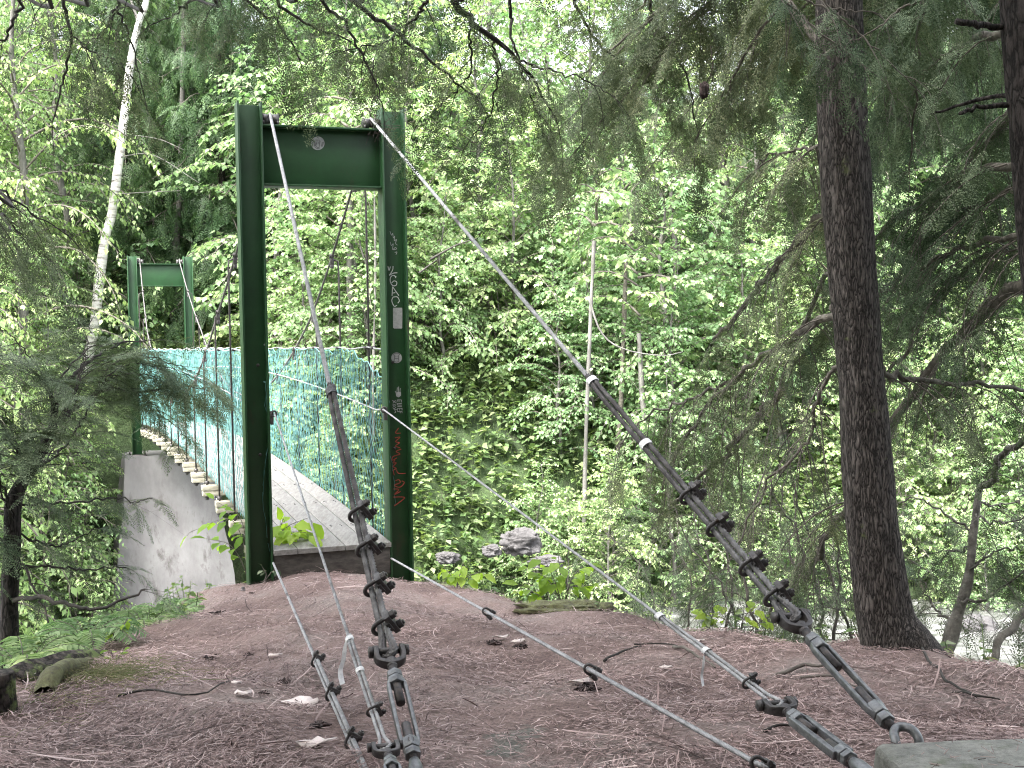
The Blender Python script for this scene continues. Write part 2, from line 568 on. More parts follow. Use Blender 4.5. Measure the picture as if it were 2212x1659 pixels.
def height(x, y):
    x = np.asarray(x, float)
    y = np.asarray(y, float)
    base = 0.53 - 0.107 * (np.clip(y, 2.3, 12) - 3.0) - 0.16 * np.clip(1.6 - y, 0, 6)
    # trodden path as a low ridge towards the tower
    c = T1[0] + 0.22 * (7.6 - y)
    base = base + 0.10 * np.exp(-((x - c) / 0.42) ** 2) * np.clip((y - 4.2) / 2.4, 0, 1) * np.exp(-np.clip(y - 7.7, 0, 3) * 2)
    base = base + 0.018 * wob(x, y, 8, 16) + 0.016 * wob(x, y, 16, 24)
    d = polydist(x, y) + 0.03 * wob(x * 1.3, y * 1.3, 10, 20)
    e = np.clip(d + 0.12, 0, None)
    near = base - np.where(e < 0.4, 1.15 * e * e, 0.92 * e - 0.184)
    t = (x - T2[0]) * AX[0] + (y - T2[1]) * AX[1]
    u = (x - T2[0]) * RX[0] + (y - T2[1]) * RX[1]
    notch = np.clip(1.9 - np.abs(u + 0.1), 0, 0.7) / 0.7
    t = t - 2.3 * notch * np.clip((1.4 - t) / 1.2, 0, 1)
    t = t + 0.34 * np.clip(u - 3, 0, 12)
    tt = t + 0.5 * wob(x * 0.3, y * 0.3, 0, 8) * np.clip((np.abs(u) - 1.5) / 3, 0, 1)
    far = np.where(tt < 0, -0.15 + tt * 1.1, -0.15 + tt * 0.52)
    far = far + 0.10 * wob(x, y, 2, 10) * np.clip((np.abs(u) - 1) / 2, 0, 1)
    far = np.minimum(far, 10 + 0.03 * t)
    bed = -3.25 + 0.06 * wob(x, y, 4, 14)
    return np.maximum(np.maximum(near, far), bed)


def gz(x, y):
    return float(height(np.array([x]), np.array([y]))[0])


def soilmat():
    m, nt, out = newmat('needle_soil')
    p = nt.nodes.new('ShaderNodeBsdfPrincipled')
    co = coords(nt)
    n1 = tex(nt, 'ShaderNodeTexNoise', 1.6, co, Detail=6, Roughness=0.65)
    n2 = tex(nt, 'ShaderNodeTexNoise', 90, co, Detail=8, Roughness=0.8)
    c1 = ramp(nt, n1.outputs['Fac'], [(0.13, 0.092, 0.084), (0.21, 0.155, 0.142), (0.23, 0.195, 0.18)], [0.35, 0.5, 0.68])
    c2 = ramp(nt, n2.outputs['Fac'], [(0.3, 0.3, 0.3), (1.0, 1.0, 1.0), (1.7, 1.65, 1.65)], [0.3, 0.5, 0.7])
    # the trodden strip is bare grey earth
    m2 = nt.nodes.new('ShaderNodeMapping')
    m2.inputs['Location'].default_value = (0.02, -3.1, 0)
    m2.inputs['Scale'].default_value = (2.6, 0.85, 0)
    nt.links.new(co, m2.inputs['Vector'])
    # Mapping scales first, so shift after scaling
    m2.inputs['Location'].default_value = (0.05, -2.65, 0)
    ln = nt.nodes.new('ShaderNodeVectorMath')
    ln.operation = 'LENGTH'
    nt.links.new(m2.outputs['Vector'], ln.inputs[0])
    sb = nt.nodes.new('ShaderNodeMath')
    sb.operation = 'MULTIPLY_ADD'
    nt.links.new(n1.outputs['Fac'], sb.inputs[0])
    sb.inputs[1].default_value = 1.6
    nt.links.new(ln.outputs['Value'], sb.inputs[2])
    fpath = ramp(nt, sb.outputs[0], [(1, 1, 1), (0, 0, 0)], [0.9, 1.7])
    c1 = mixc(nt, c1, (0.15, 0.145, 0.13), fpath)
    nt.links.new(mixc(nt, c1, c2, 1.0, 'MULTIPLY'), p.inputs['Base Color'])
    p.inputs['Roughness'].default_value = 0.95
    p.inputs['Specular IOR Level'].default_value = 0.15
    nt.links.new(bump(nt, n2.outputs['Fac'], 0.8, 0.012), p.inputs['Normal'])
    nt.links.new(p.outputs['BSDF'], out.inputs['Surface'])
    return m


def bankmat():
    m, nt, out = newmat('mossy_bank_soil')
    p = nt.nodes.new('ShaderNodeBsdfPrincipled')
    co = coords(nt)
    n1 = tex(nt, 'ShaderNodeTexNoise', 1.1, co, Detail=8, Roughness=0.7)
    n2 = tex(nt, 'ShaderNodeTexNoise', 14, co, Detail=8, Roughness=0.75)
    c1 = ramp(nt, n1.outputs['Fac'], [(0.03, 0.027, 0.018), (0.035, 0.06, 0.022), (0.06, 0.095, 0.035), (0.09, 0.085, 0.06)], [0.3, 0.45, 0.58, 0.75])
    c2 = ramp(nt, n2.outputs['Fac'], [(0.45, 0.45, 0.45), (1.3, 1.3, 1.25)], [0.3, 0.7])
    nt.links.new(mixc(nt, c1, c2, 1.0, 'MULTIPLY'), p.inputs['Base Color'])
    p.inputs['Roughness'].default_value = 0.95
    nt.links.new(bump(nt, n2.outputs['Fac'], 1.0, 0.05), p.inputs['Normal'])
    nt.links.new(p.outputs['BSDF'], out.inputs['Surface'])
    return m


def axis_lines(core0, core1, fine, mid0, mid1, mid, lo, hi):
    c = np.arange(core0, core1 + 1e-6, fine)
    l = core0 - mid * np.arange(1, int((core0 - mid0) / mid) + 1)
    r = c[-1] + mid * np.arange(1, int((mid1 - core1) / mid) + 1)
    k = np.cumsum(np.geomspace(mid, 6, 40))
    ll, rr = l[-1] - k, r[-1] + k
    return np.concatenate([ll[ll > lo][::-1], l[::-1], c, r, rr[rr < hi]])


xs = axis_lines(-2.6, 2.4, 0.038, -22, 22, 0.25, -75, 75)
ys = axis_lines(1.2, 8.5, 0.042, -8, 38, 0.25, -45, 105)
XX, YY = np.meshgrid(xs, ys)
ZZ = height(XX, YY)
g = G().grid(np.stack([XX.ravel(), YY.ravel(), ZZ.ravel()], 1), len(xs), len(ys))
ground = place('ground', g.mesh('ground', True), None)
ground.data.materials.append(soilmat())
ground.data.materials.append(bankmat())
pc = np.empty(len(ground.data.polygons) * 3, np.float32)
ground.data.polygons.foreach_get('center', pc)
pc = pc.reshape(-1, 3)
idx = (polydist(pc[:, 0], pc[:, 1]) + 0.05 * wob(pc[:, 0], pc[:, 1], 14, 22) > 0.22).astype(np.int32)
ground.data.polygons.foreach_set('material_index', idx)
ground['kind'] = 'structure'
ground['label'] = 'brown needle covered forest floor dropping away into a wooded ravine'


def watermat():
    m, nt, out = newmat('stream_water')
    p = nt.nodes.new('ShaderNodeBsdfPrincipled')
    n = tex(nt, 'ShaderNodeTexNoise', 1.8, coords(nt, (1, 2.2, 1)), Detail=7, Roughness=0.7)
    c = ramp(nt, n.outputs['Fac'], [(0.06, 0.062, 0.058), (0.13, 0.13, 0.128), (0.4, 0.4, 0.41)], [0.4, 0.55, 0.68])
    nt.links.new(c, p.inputs['Base Color'])
    p.inputs['Roughness'].default_value = 0.25
    nt.links.new(bump(nt, n.outputs['Fac'], 0.6, 0.08), p.inputs['Normal'])
    nt.links.new(p.outputs['BSDF'], out.inputs['Surface'])
    return m


g = G().grid(np.array([(-60, 2, -2.95), (60, 2, -2.95), (-60, 60, -2.95), (60, 60, -2.95)]), 2, 2)
water = place('stream_water', g.mesh('stream_water'), watermat())
water['kind'] = 'structure'
water['label'] = 'pale foaming stream on the ravine floor under the bridge'

# ---------------------------------------------------------------- needle litter: nobody could count it
rs = np.random.RandomState(11)


def scatter_view(n, ymin, ymax, power=1.6):
    """points on the promontory, denser near the eye"""
    out = []
    while sum(len(o) for o in out) < n:
        k = n * 2
        u = rs.uniform(0, 1, k)
        a, b = ymin ** (1 - power), ymax ** (1 - power)
        y = (a + u * (b - a)) ** (1 / (1 - power))
        x = rs.uniform(-0.46, 0.46, k) * y + rs.uniform(-0.1, 0.1, k)
        worn = np.exp(-((x + 0.02) * 2.6) ** 2 - ((y - 3.1) * 0.85) ** 2)
        drift = 0.62 + 0.3 * wob(x * 1.2, y * 1.2, 8, 22)
        ok = (polydist(x, y) < 0.1) & (rs.uniform(0, 1, k) < drift * (1 - 0.75 * worn))
        out.append(np.stack([x[ok], y[ok]], 1))
    return np.vstack(out)[:n]


def litter(n, lmin, lmax, wmin, wmax, lift, curl, ymin=2.3, ymax=8.3):
    p = scatter_view(n, ymin, ymax)
    L = rs.uniform(lmin, lmax, n)
    w = rs.uniform(wmin, wmax, n)
    a = rs.uniform(0, 2 * PI, n)
    bend = rs.normal(0, curl, n)
    pts = []
    ang = a.copy()
    x, y = p[:, 0].copy(), p[:, 1].copy()
    K = 4
    tilt = rs.normal(0, 0.16, n)
    base = rs.uniform(0.0, lift, n)
    for k in range(K):
        z = height(x, y) + base + 0.002 + tilt * L * (k / (K - 1) - 0.5)
        sx, sy = -np.sin(ang), np.cos(ang)
        ww = w * (1 - 0.5 * abs(k / (K - 1) - 0.5))
        roll = rs.normal(0, 0.5, n)
        pts.append(np.stack([x - sx * ww / 2, y - sy * ww / 2, z - ww * 0.3 * roll], 1))
        pts.append(np.stack([x + sx * ww / 2, y + sy * ww / 2, z + ww * 0.3 * roll], 1))
        x = x + np.cos(ang) * L / (K - 1)
        y = y + np.sin(ang) * L / (K - 1)
        ang = ang + bend
    v = np.stack(pts, 1).reshape(-1, 3)
    b = (np.arange(n) * 2 * K)[:, None, None]
    f = np.array([[0, 2, 3, 1], [2, 4, 5, 3], [4, 6, 7, 5]])[None] + b
    return v, f.reshape(-1, 4)


def littermat(name, cols, pos=None):
    m, nt, out = newmat(name)
    geo = nt.nodes.new('ShaderNodeNewGeometry')
    c = ramp(nt, geo.outputs['Random Per Island'], cols, pos)
    n = tex(nt, 'ShaderNodeTexNoise', 1.5, coords(nt), Detail=4)
    f = ramp(nt, n.outputs['Fac'], [(0.7, 0.7, 0.72), (1.15, 1.12, 1.12)], [0.36, 0.64])
    p = nt.nodes.new('ShaderNodeBsdfPrincipled')
    nt.links.new(mixc(nt, c, f, 1.0, 'MULTIPLY'), p.inputs['Base Color'])
    p.inputs['Roughness'].default_value = 0.8
    p.inputs['Specular IOR Level'].default_value = 0.25
    nt.links.new(p.outputs['BSDF'], out.inputs['Surface'])
    return m


M['litter'] = littermat('fallen_needles', [(0.045, 0.03, 0.027), (0.155, 0.108, 0.1), (0.27, 0.195, 0.18), (0.37, 0.285, 0.265), (0.5, 0.41, 0.385)], [0, 0.25, 0.55, 0.82, 1])
g = G()
g.add(*litter(75000, 0.015, 0.05, 0.0014, 0.0034, 0.014, 0.35))
g.add(*litter(6500, 0.05, 0.11, 0.0016, 0.0036, 0.022, 0.25))
g.add(*litter(420, 0.12, 0.3, 0.003, 0.007, 0.02, 0.14))
solo('needle_litter', g, M['litter'], 'brown fallen conifer needles and fine twigs carpeting the path', 'needle litter', kind='stuff', loc=(0, 5, 0.3))

def onground(px, py, lift=0.0):
    """where the sight line through a pixel first meets the clearing's floor"""
    Ys = np.linspace(2.0, 8.6, 1200)
    Q = EYE + Ys[:, None] * ray(px, py)
    e = Q[:, 2] - height(Q[:, 0], Q[:, 1])
    e = np.where(polydist(Q[:, 0], Q[:, 1]) < 0.25, e, 9)
    k = np.where(e < 0)[0]
    q = Q[k[0]] if len(k) else Q[int(np.argmin(e))]
    return np.array([q[0], q[1], gz(q[0], q[1]) + lift])


# twigs, pale leaves and bark scraps one could pick up
TWIGS = [([(255, 1508), (330, 1500), (440, 1508), (545, 1455)], 0.0045, 'long curved twig lying on the needles left of the cables'),
         ([(1455, 1402), (1500, 1425), (1545, 1448)], 0.007, 'stout pale brown stick lying on needles beside the thin right cable'),
         ([(1305, 1432), (1340, 1420), (1385, 1400)], 0.006, 'short forked stick lying beside the doubled low cable'),
         ([(1677, 1465), (1700, 1462), (1740, 1448), (1765, 1452), (1800, 1445), (1845, 1455)], 0.008, 'knobbly exposed root crossing the needles behind the right turnbuckle'),
         ([(1730, 1468), (1800, 1472), (1850, 1490)], 0.005, 'thin pale twig lying just below the knobbly root'),
         ([(1985, 1395), (2030, 1460), (2060, 1490), (2110, 1512)], 0.006, 'long dark bent twig on the slope below the big tree trunk'),
         ([(1370, 1395), (1440, 1400), (1475, 1404)], 0.004, 'straight dark twig near the ridge in the middle of the clearing'),
         ([(1650, 1585), (1690, 1580), (1760, 1588)], 0.005, 'dark twig lying under the right jaw fitting'),
         ([(2060, 1500), (2110, 1515), (2170, 1520)], 0.005, 'dark stick near the right end of the needle slope')]
for pts, r, lab in TWIGS:
    P = [onground(px, py) for (px, py) in pts]
    Q = catmull(P, 14)
    Q[:, 2] = height(Q[:, 0], Q[:, 1]) + r * 1.2 + 0.012 * np.abs(np.sin(np.linspace(0, 3, 14)))
    g = G().tube(Q, np.linspace(r, r * 0.5, 14), 7)
    solo('fallen_twig', g, M['twig'] if 'pale' in lab or 'root' in lab else M['twig_dark'], lab, 'twig', 'fallen twigs on the needle floor', smooth=True)


M['deadleaf'] = surf('bleached_dead_leaf', [(0.42, 0.36, 0.33), (0.58, 0.5, 0.47), (0.66, 0.58, 0.55)], 50, 0.75, bmp=0.3)
M['scrap'] = surf('dark_bark_scrap', [(0.02, 0.014, 0.013), (0.045, 0.03, 0.028), (0.08, 0.05, 0.045)], 50, 0.9, bmp=0.8, bdist=0.004)
LEAVES = [((595, 1421), 0.04, 'pale dead leaf on needles left of the lowest left cable'), ((655, 1528), 0.075, 'large bleached dead leaf beside the left cable clips'),
          ((1085, 1382), 0.05, 'whitish dead leaf just right of the big cable shackle path'), ((1120, 1392), 0.035, 'small cream leaf fragment under the doubled low cable'),
          ((1505, 1391), 0.045, 'pale curled leaf in the middle of the clearing'), ((1252, 1480), 0.05, 'pale torn leaf under the doubled cable clip'),
          ((1440, 1448), 0.03, 'small cream leaf chip right of the doubled cable'), ((510, 1482), 0.025, 'small bleached leaf chip beside the long curved twig'),
          ((685, 1613), 0.06, 'pale leaf scrap by the lowest left cable at the bottom edge'), ((525, 1505), 0.04, 'buff coloured curled leaf below the long curved twig'),
          ((50, 1470), 0.06, 'white birch bark scrap between the cut stump and the mossy log')]
for (px, py), s, lab in LEAVES:
    c = onground(px, py, 0.012)
    k = 11
    a = rs.uniform(0, 6.28) + np.arange(k) * 2 * PI / k
    rr = s * (0.55 + 0.45 * rs.uniform(0, 1, k))
    top = np.stack([c[0] + rr * np.cos(a), c[1] + 0.6 * rr * np.sin(a), c[2] + s * 0.25 * rs.uniform(-0.3, 1, k)], 1)
    top = np.vstack([top, c + [0, 0, 0.004]])
    bot = top - [0, 0, 0.0025]
    j = np.arange(k)
    f = np.stack([np.full(k, k), j, (j + 1) % k], 1)
    g = G().add(np.vstack([top, bot]), np.stack([j, j + k + 1, (j + 1) % k + k + 1, (j + 1) % k], 1), np.vstack([f, f[:, ::-1] + k + 1]))
    solo('dead_leaf', g, M['deadleaf'], lab, 'dead leaf', 'pale dead leaves on the needle floor')
SCRAPS = [((455, 1425), 0.05, 'dark bark flake on the needles in the left clearing'), ((537, 1418), 0.035, 'small dark crumb of bark left of the pale dead leaf'),
          ((568, 1500), 0.035, 'dark bark crumb left of the large bleached leaf'), ((615, 1478), 0.05, 'flat dark bark flake beside the lowest left cable'),
          ((470, 1328), 0.06, 'blackish bark chunk in front of the timber block'), ((1070, 1392), 0.06, 'dark clump of bark under the doubled low cable'),
          ((1125, 1402), 0.06, 'dark twiggy clump right of the trodden path'), ((690, 1572), 0.05, 'dark cone like clump beside the bottom left cable clip'),
          ((1270, 1492), 0.08, 'dark leafy clump under the doubled cable clip'), ((545, 1283), 0.03, 'small bark crumb by the left tower foot')]
for (px, py), s, lab in SCRAPS:
    c = onground(px, py, s * 0.12)
    n = 40
    ph = np.arccos(1 - 2 * (np.arange(n) + 0.5) / n)
    th = np.arange(n) * 2.39996
    v = np.stack([np.sin(ph) * np.cos(th), np.sin(ph) * np.sin(th), np.cos(ph)], 1)
    # many small chips piled together
    s = s * 0.62
    A = c + v * np.array([s, s * 0.7, s * 0.3]) * rs.uniform(0.2, 0.9, (n, 1))
    B = A + rs.normal(0, s * 0.3, (n, 3)) * [1, 1, 0.4]
    g = G().segs(A, B, rs.uniform(0.06, 0.16, n) * s, 5)
    solo('bark_scrap', g, M['scrap'], lab, 'bark scrap', 'dark bark scraps on the needle floor')

# crumpled clear wrapper near the right turnbuckle
c = onground(1858, 1455, 0.02)
n = 60
ph = np.arccos(1 - 2 * (np.arange(n) + 0.5) / n)
th = np.arange(n) * 2.39996
v = np.stack([np.sin(ph) * np.cos(th), np.sin(ph) * np.sin(th), np.cos(ph)], 1) * rs.uniform(0.6, 1.15, (n, 1)) * [0.06, 0.04, 0.032] + c
import bmesh
bm = bmesh.new()
for p in v:
    bm.verts.new(p)
r_ = bmesh.ops.convex_hull(bm, input=bm.verts[:])
bm.verts.ensure_lookup_table()
lone = [x for x in bm.verts if not x.link_faces]
bmesh.ops.delete(bm, geom=lone, context='VERTS')
bmesh.ops.subdivide_edges(bm, edges=bm.edges[:], cuts=1)
for x in bm.verts:
    x.co += Vector(rs.normal(0, 0.004, 3))
bm.verts.index_update()
wv = np.array([x.co[:] for x in bm.verts])
wf = [[x.index for x in f.verts] for f in bm.faces]
bm.free()
g = G().add(wv, [f for f in wf if len(f) == 3] or None, [f for f in wf if len(f) == 4] or None)
solo('crumpled_wrapper', g, M['tape'], 'crumpled pale plastic wrapper on needles behind the right turnbuckle', 'litter')
# ---------------------------------------------------------------- shaped solids
_r3 = np.random.RandomState(77)
_w3 = [(nrm(_r3.normal(0, 1, 3)) * f * 6.28, _r3.uniform(0, 6.28), 1.0 / f ** 0.9) for f in (0.6, 1, 1.4, 2, 2.9, 4, 5.7, 8, 11, 16) for _ in range(3)]


def n3(P):
    s = 0
    for k, p, a in _w3:
        s = s + a * np.sin(P @ k + p)
    return s / 4.0


def rbox(g, c, size, ax=None, n=14, r=0.02, amp=0.004, freq=6.0):
    """box with rounded, uneven edges"""
    ax = np.eye(3) if ax is None else np.asarray(ax, float)
    h = np.asarray(size, float) / 2
    u = np.linspace(-1, 1, n)
    A, B = np.meshgrid(u, u)
    A, B = A.ravel(), B.ravel()
    for k in range(3):
        for sg in (-1, 1):
            p = np.zeros((n * n, 3))
            p[:, k] = sg
            p[:, (k + 1) % 3] = A * sg
            p[:, (k + 2) % 3] = B
            p = p * h
            q = np.clip(p, -(h - r), h - r)
            d = p - q
            p = q + d / (np.linalg.norm(d, axis=1)[:, None] + 1e-9) * r
            w = p @ ax + np.asarray(c, float)
            dirn = nrm(p.mean(0)) if False else p / (np.linalg.norm(p, axis=1)[:, None] + 1e-9)
            w = w + (dirn @ ax) * (amp * n3(w * freq))[:, None]
            g.grid(w, n, n)
    return g


def rock(g, c, rad, freq=1.2, amp=0.22, n=28, flat=0.55):
    th = np.linspace(0, 2 * PI, n * 2 + 1)
    ph = np.linspace(0.001, PI - 0.001, n)
    T, Pp = np.meshgrid(th, ph)
    d = np.stack([np.sin(Pp) * np.cos(T), np.sin(Pp) * np.sin(T), np.cos(Pp)], -1).reshape(-1, 3)
    d2 = np.sign(d) * np.abs(d) ** flat
    r = 1 + amp * n3(d * freq + np.asarray(c))
    return g.grid(np.asarray(c) + d2 * np.asarray(rad) * r[:, None], n * 2 + 1, n)


def hexprism(g, c, a, r, h, ref):
    u = nrm(np.cross(a, ref))
    v = np.cross(a, u)
    ph = np.arange(6) * PI / 3
    ring = r * (np.cos(ph)[:, None] * u + np.sin(ph)[:, None] * v)
    V = np.vstack([c - a * h / 2 + ring, c + a * h / 2 + ring, [c - a * h / 2], [c + a * h / 2]])
    j = np.arange(6)
    g.add(V, np.stack([j, (j + 1) % 6, (j + 1) % 6 + 6, j + 6], 1),
          np.vstack([np.stack([np.full(6, 12), (j + 1) % 6, j], 1), np.stack([np.full(6, 13), j + 6, (j + 1) % 6 + 6], 1)]))
    return g


def ribbon(g, P, w, n):
    """a flat painted stroke of width w in the plane with normal n"""
    P = catmull(P, max(2, 4 * (len(P) - 1) + 1)) if len(P) > 2 else np.asarray(P, float)
    T = np.gradient(P, axis=0)
    T /= (np.linalg.norm(T, axis=1)[:, None] + 1e-9)
    s = np.cross(T, n) * w / 2
    V = np.stack([P - s, P + s], 1).reshape(-1, 3)
    k = np.arange(len(P) - 1) * 2
    return g.add(V, np.stack([k, k + 1, k + 3, k + 2], 1))


# ---------------------------------------------------------------- the two green steel towers
def tower(label, at_, yaw):
    t = thing('bridge_tower', label, 'bridge tower', at_, yaw, 'steel towers of the footbridge')
    for sg in (-1, 1):
        c = 0.458 * sg
        g = G()
        g.box((c - 0.0715, 0, 1.435), (0.012, 0.16, 3.37))
        g.box((c + 0.0715, 0, 1.435), (0.012, 0.16, 3.37))
        g.box((c, 0, 1.43), (0.131, 0.009, 3.36))
        col = part('column', g, M['paint'], t, world=False, bev=0.0015)
        g = G()
        g.box((c, 0, -0.262), (0.3, 0.3, 0.022))
        for a in (-0.12, 0.12):
            for b in (-0.12, 0.12):
                g.cyl((c + a, b, -0.25), (c + a, b, -0.19), 0.012, n=6)
        part('base_plate', g, M['iron'], t, world=False)
        # saddle block the main cable rides over
        ci = 0.325 * sg
        g = G()
        prof = np.array([0.036, 0.036, 0.024, 0.024, 0.036, 0.036])
        xs_ = ci + np.array([-0.054, -0.016, -0.011, 0.011, 0.016, 0.054])
        g.tube(np.stack([xs_, np.zeros(6), np.full(6, 3.024)], 1), prof, 20)
        g.box((ci - 0.045, 0, 3.0), (0.012, 0.09, 0.024))
        g.box((ci + 0.045, 0, 3.0), (0.012, 0.09, 0.024))
        part('cable_saddle', g, M['iron'], t, world=False, smooth=False)
        g = G()
        g.box((0.368 * sg, -0.055, 1.135), (0.021, 0.05, 0.085))
        g.tube(np.array([(0.355 * sg + 0.017 * math.cos(a), -0.082, 1.162 + 0.017 * math.sin(a)) for a in np.linspace(0, 2 * PI, 13)]), 0.006, 8)
        part('cable_bracket', g, M['iron'], t, world=False, bev=0.002)
        g = G()
        for z in (1.47, 0.9):
            hexprism(g, np.array([c - 0.02 * sg, -0.009, z]), np.array([0, 1.0, 0]), 0.011, 0.009, Z)
        part('bolt', g, M['iron'], col, world=False)
    g = G()
    g.box((0, 0, 2.607), (0.759, 0.13, 0.013))
    g.box((0, 0, 2.979), (0.759, 0.13, 0.013))
    g.box((0, 0, 2.793), (0.759, 0.009, 0.357))
    part('crossbeam', g, M['paint'], t, world=False, bev=0.0015)
    return t


tower_near = tower('dark green steel bridge tower with graffiti at the edge of the clearing', (T1[0], T1[1], 0), YAW)
tower_far = tower('bright green steel bridge tower on the pale concrete abutment across the ravine', (T2[0], T2[1], 0.02), AYAW)

tx = np.array([math.cos(YAW), math.sin(YAW), 0])
ty = np.array([-math.sin(YAW), math.cos(YAW), 0])
FN = -ty                                           # faces the viewer
WEB = T1 + tx * 0.458 + FN * 0.0065                # graffiti plane on the right column


def marks(strokes, f, plane, w, g=None):
    g = g or G()
    for s in strokes:
        P = np.array([hit(*f(x, y), plane, FN) for (x, y) in s])
        ribbon(g, P, w, FN)
    return g


def crop(x0, y0, k):
    return lambda x, y: ((x0 + x / k) * 0.72005, (y0 + y / k) * 0.72005)


fa = crop(1130, 670, 5.027)
part('graffiti', marks([[(170, 650), (187, 710), (207, 652)], [(247, 645), (240, 705), (190, 785)], [(190, 785), (250, 752), (312, 745)],
                        [(288, 822), (270, 790), (228, 792), (203, 840), (215, 905), (252, 942), (296, 930), (302, 885), (262, 868), (225, 900)], [(285, 825), (292, 795)],
                        [(240, 955), (236, 1020), (232, 1092)], [(240, 955), (285, 1020), (335, 1090)], [(235, 1052), (282, 1045)],
                        [(247, 1112), (228, 1168), (264, 1250), (306, 1235)], [(245, 1112), (310, 1110), (342, 1165), (318, 1205)]], fa, WEB, 0.0055), M['white'], tower_near)
part('graffiti', marks([[(200, 120), (225, 180), (242, 150), (252, 222), (272, 190), (265, 262), (300, 242), (285, 300), (312, 330)],
                        [(205, 280), (222, 335), (250, 308), (240, 395), (280, 365), (300, 385), (255, 400)], [(272, 440), (306, 432), (290, 472)]], fa, WEB, 0.004), M['sticker'], tower_near)
g = G()
cs = [(252, 1272), (378, 1272), (388, 1290), (386, 1575), (378, 1587), (262, 1587), (248, 1570), (246, 1290)]
P = np.array([hit(*fa(*c), WEB, FN) for c in cs])
cen = P.mean(0)
g.add(np.vstack([P, [cen]]), np.array([[8, (i + 1) % 8, i] for i in range(8)]))
part('sticker', g, M['sticker'], tower_near)['label'] = 'blank grey rectangular sticker'
fb = crop(1140, 1020, 6.636)


def disc(fc, cx, cy, r, plane, lab, strokes, w):
    k = 28
    P = np.array([hit(*fc(cx + r * math.cos(a), cy + r * math.sin(a)), plane, FN) for a in np.arange(k) * 2 * PI / k])
    g = G().add(np.vstack([P, [P.mean(0)]]), np.array([[k, (i + 1) % k, i] for i in range(k)]))
    o = part('sticker', g, M['sticker'], tower_near)
    o['label'] = lab
    ROOTM[o] = ROOTM[tower_near]
    part('print', marks(strokes, fc, plane + FN * 0.0015, w), M['sticker_dark'], o)


disc(fb, 330, 355, 106, WEB, 'round grey sticker on the right column',
     [[(265, 300), (290, 270), (370, 270), (395, 300)], [(290, 300), (290, 410)], [(370, 300), (370, 410)], [(295, 320), (365, 320)], [(295, 365), (365, 365)], [(275, 420), (330, 438), (385, 420)]], 0.003)
CB = T1 + FN * 0.0065
fc_ = crop(900, 380, 18.43)
disc(fc_, 985, 918, 375, CB, 'round lettered sticker on the crossbeam',
     [[(690, 800), (770, 770), (665, 950), (740, 945)], [(850, 800), (790, 900), (800, 1060), (850, 1060), (880, 860)], [(945, 760), (925, 900), (890, 1090), (1040, 1160), (1065, 1090), (1092, 770)],
      [(1010, 830), (1000, 960)], [(1150, 780), (1170, 950), (1190, 1100)], [(1255, 830), (1250, 950), (1235, 1100)], [(1300, 840), (1315, 930), (1290, 980)],
      [(830, 1150), (980, 1215), (1090, 1190)], [(830, 740), (1090, 740)], [(950, 590), (1040, 640)]], 0.0032)
g = marks([[(345, 945), (340, 1000), (335, 1050)], [(371, 928), (370, 980), (366, 1040)], [(405, 958), (400, 1000), (397, 1040)], [(303, 1015), (325, 1065)]], fb, WEB, 0.0048)
pal = [(312, 1045), (416, 1030), (418, 1105), (374, 1142), (326, 1122)]
P = np.array([hit(*fb(*c), WEB, FN) for c in pal])
g.add(np.vstack([P, [P.mean(0)]]), np.array([[5, (i + 1) % 5, i] for i in range(5)]))
part('graffiti', g, M['sticker'], tower_near)['label'] = 'small stencilled grey hand'
fd = crop(1080, 1130, 10.37)
part('graffiti', marks([[(1160, 722), (1290, 722)], [(1160, 722), (1152, 785)], [(1215, 722), (1215, 790)], [(1290, 722), (1282, 800)],
                        [(1298, 832), (1175, 832), (1155, 855), (1175, 880), (1300, 885)], [(1165, 925), (1300, 925)],
                        [(1165, 985), (1310, 985)], [(1165, 985), (1165, 1060)], [(1237, 985), (1237, 1050)], [(1310, 985), (1306, 1052)],
                        [(1160, 1085), (1312, 1085)], [(1250, 1085), (1250, 1136)], [(1312, 1085), (1306, 1136)],
                        [(1010, 740), (1060, 770), (1105, 742)], [(1030, 800), (1095, 790), (1130, 822)], [(1030, 840), (1040, 920), (1120, 902)], [(1060, 882), (1105, 850)],
                        [(1020, 962), (1060, 992), (1122, 950)], [(1050, 1012), (1145, 1030)], [(1080, 1050), (1112, 1100), (1070, 1132)]], fd, WEB, 0.0045), M['sticker'], tower_near)
fe = crop(1140, 1250, 5.35)
part('graffiti', marks([[(300, 180), (250, 260), (332, 265)], [(240, 340), (320, 330), (250, 400), (312, 420), (250, 470), (322, 500)],
                        [(340, 520), (260, 560), (322, 600), (210, 640), (200, 700), (272, 660)], [(240, 700), (210, 742), (262, 742), (210, 800), (262, 830), (215, 862), (230, 940)],
                        [(260, 850), (300, 910), (412, 910)], [(250, 1030), (300, 1010), (322, 1060), (230, 1100), (320, 1132), (392, 1060), (350, 1030)],
                        [(215, 1160), (302, 1170), (230, 1250), (332, 1200)], [(215, 1290), (372, 1290), (382, 1320), (230, 1432)]], fe, WEB, 0.006), M['red'], tower_near)['label'] = 'scrawled red graffiti'

# a wisp of dead twigs caught on the right saddle
g = G()
c0 = T1 + tx * 0.35 + FN * 0.05 + Z * 2.99
k = 60
A = c0 + rs.normal(0, 0.03, (k, 3)) * [1.2, 0.6, 1]
B = A + rs.normal(0, 0.05, (k, 3)) * [1, 0.6, 1] + [0.02, -0.01, -0.005]
g.segs(A, B, 0.0012, 4)
solo('twig_tangle', g, M['scrap'], 'tangle of fine dead twigs caught where the right cable crosses the near crossbeam', 'twig tangle')


# ---------------------------------------------------------------- deck
def bp(s, u, z):
    s, u, z = np.broadcast_arrays(np.asarray(s, float), np.asarray(u, float), np.asarray(z, float))
    return T1 + s[..., None] * AX + u[..., None] * RX + z[..., None] * Z


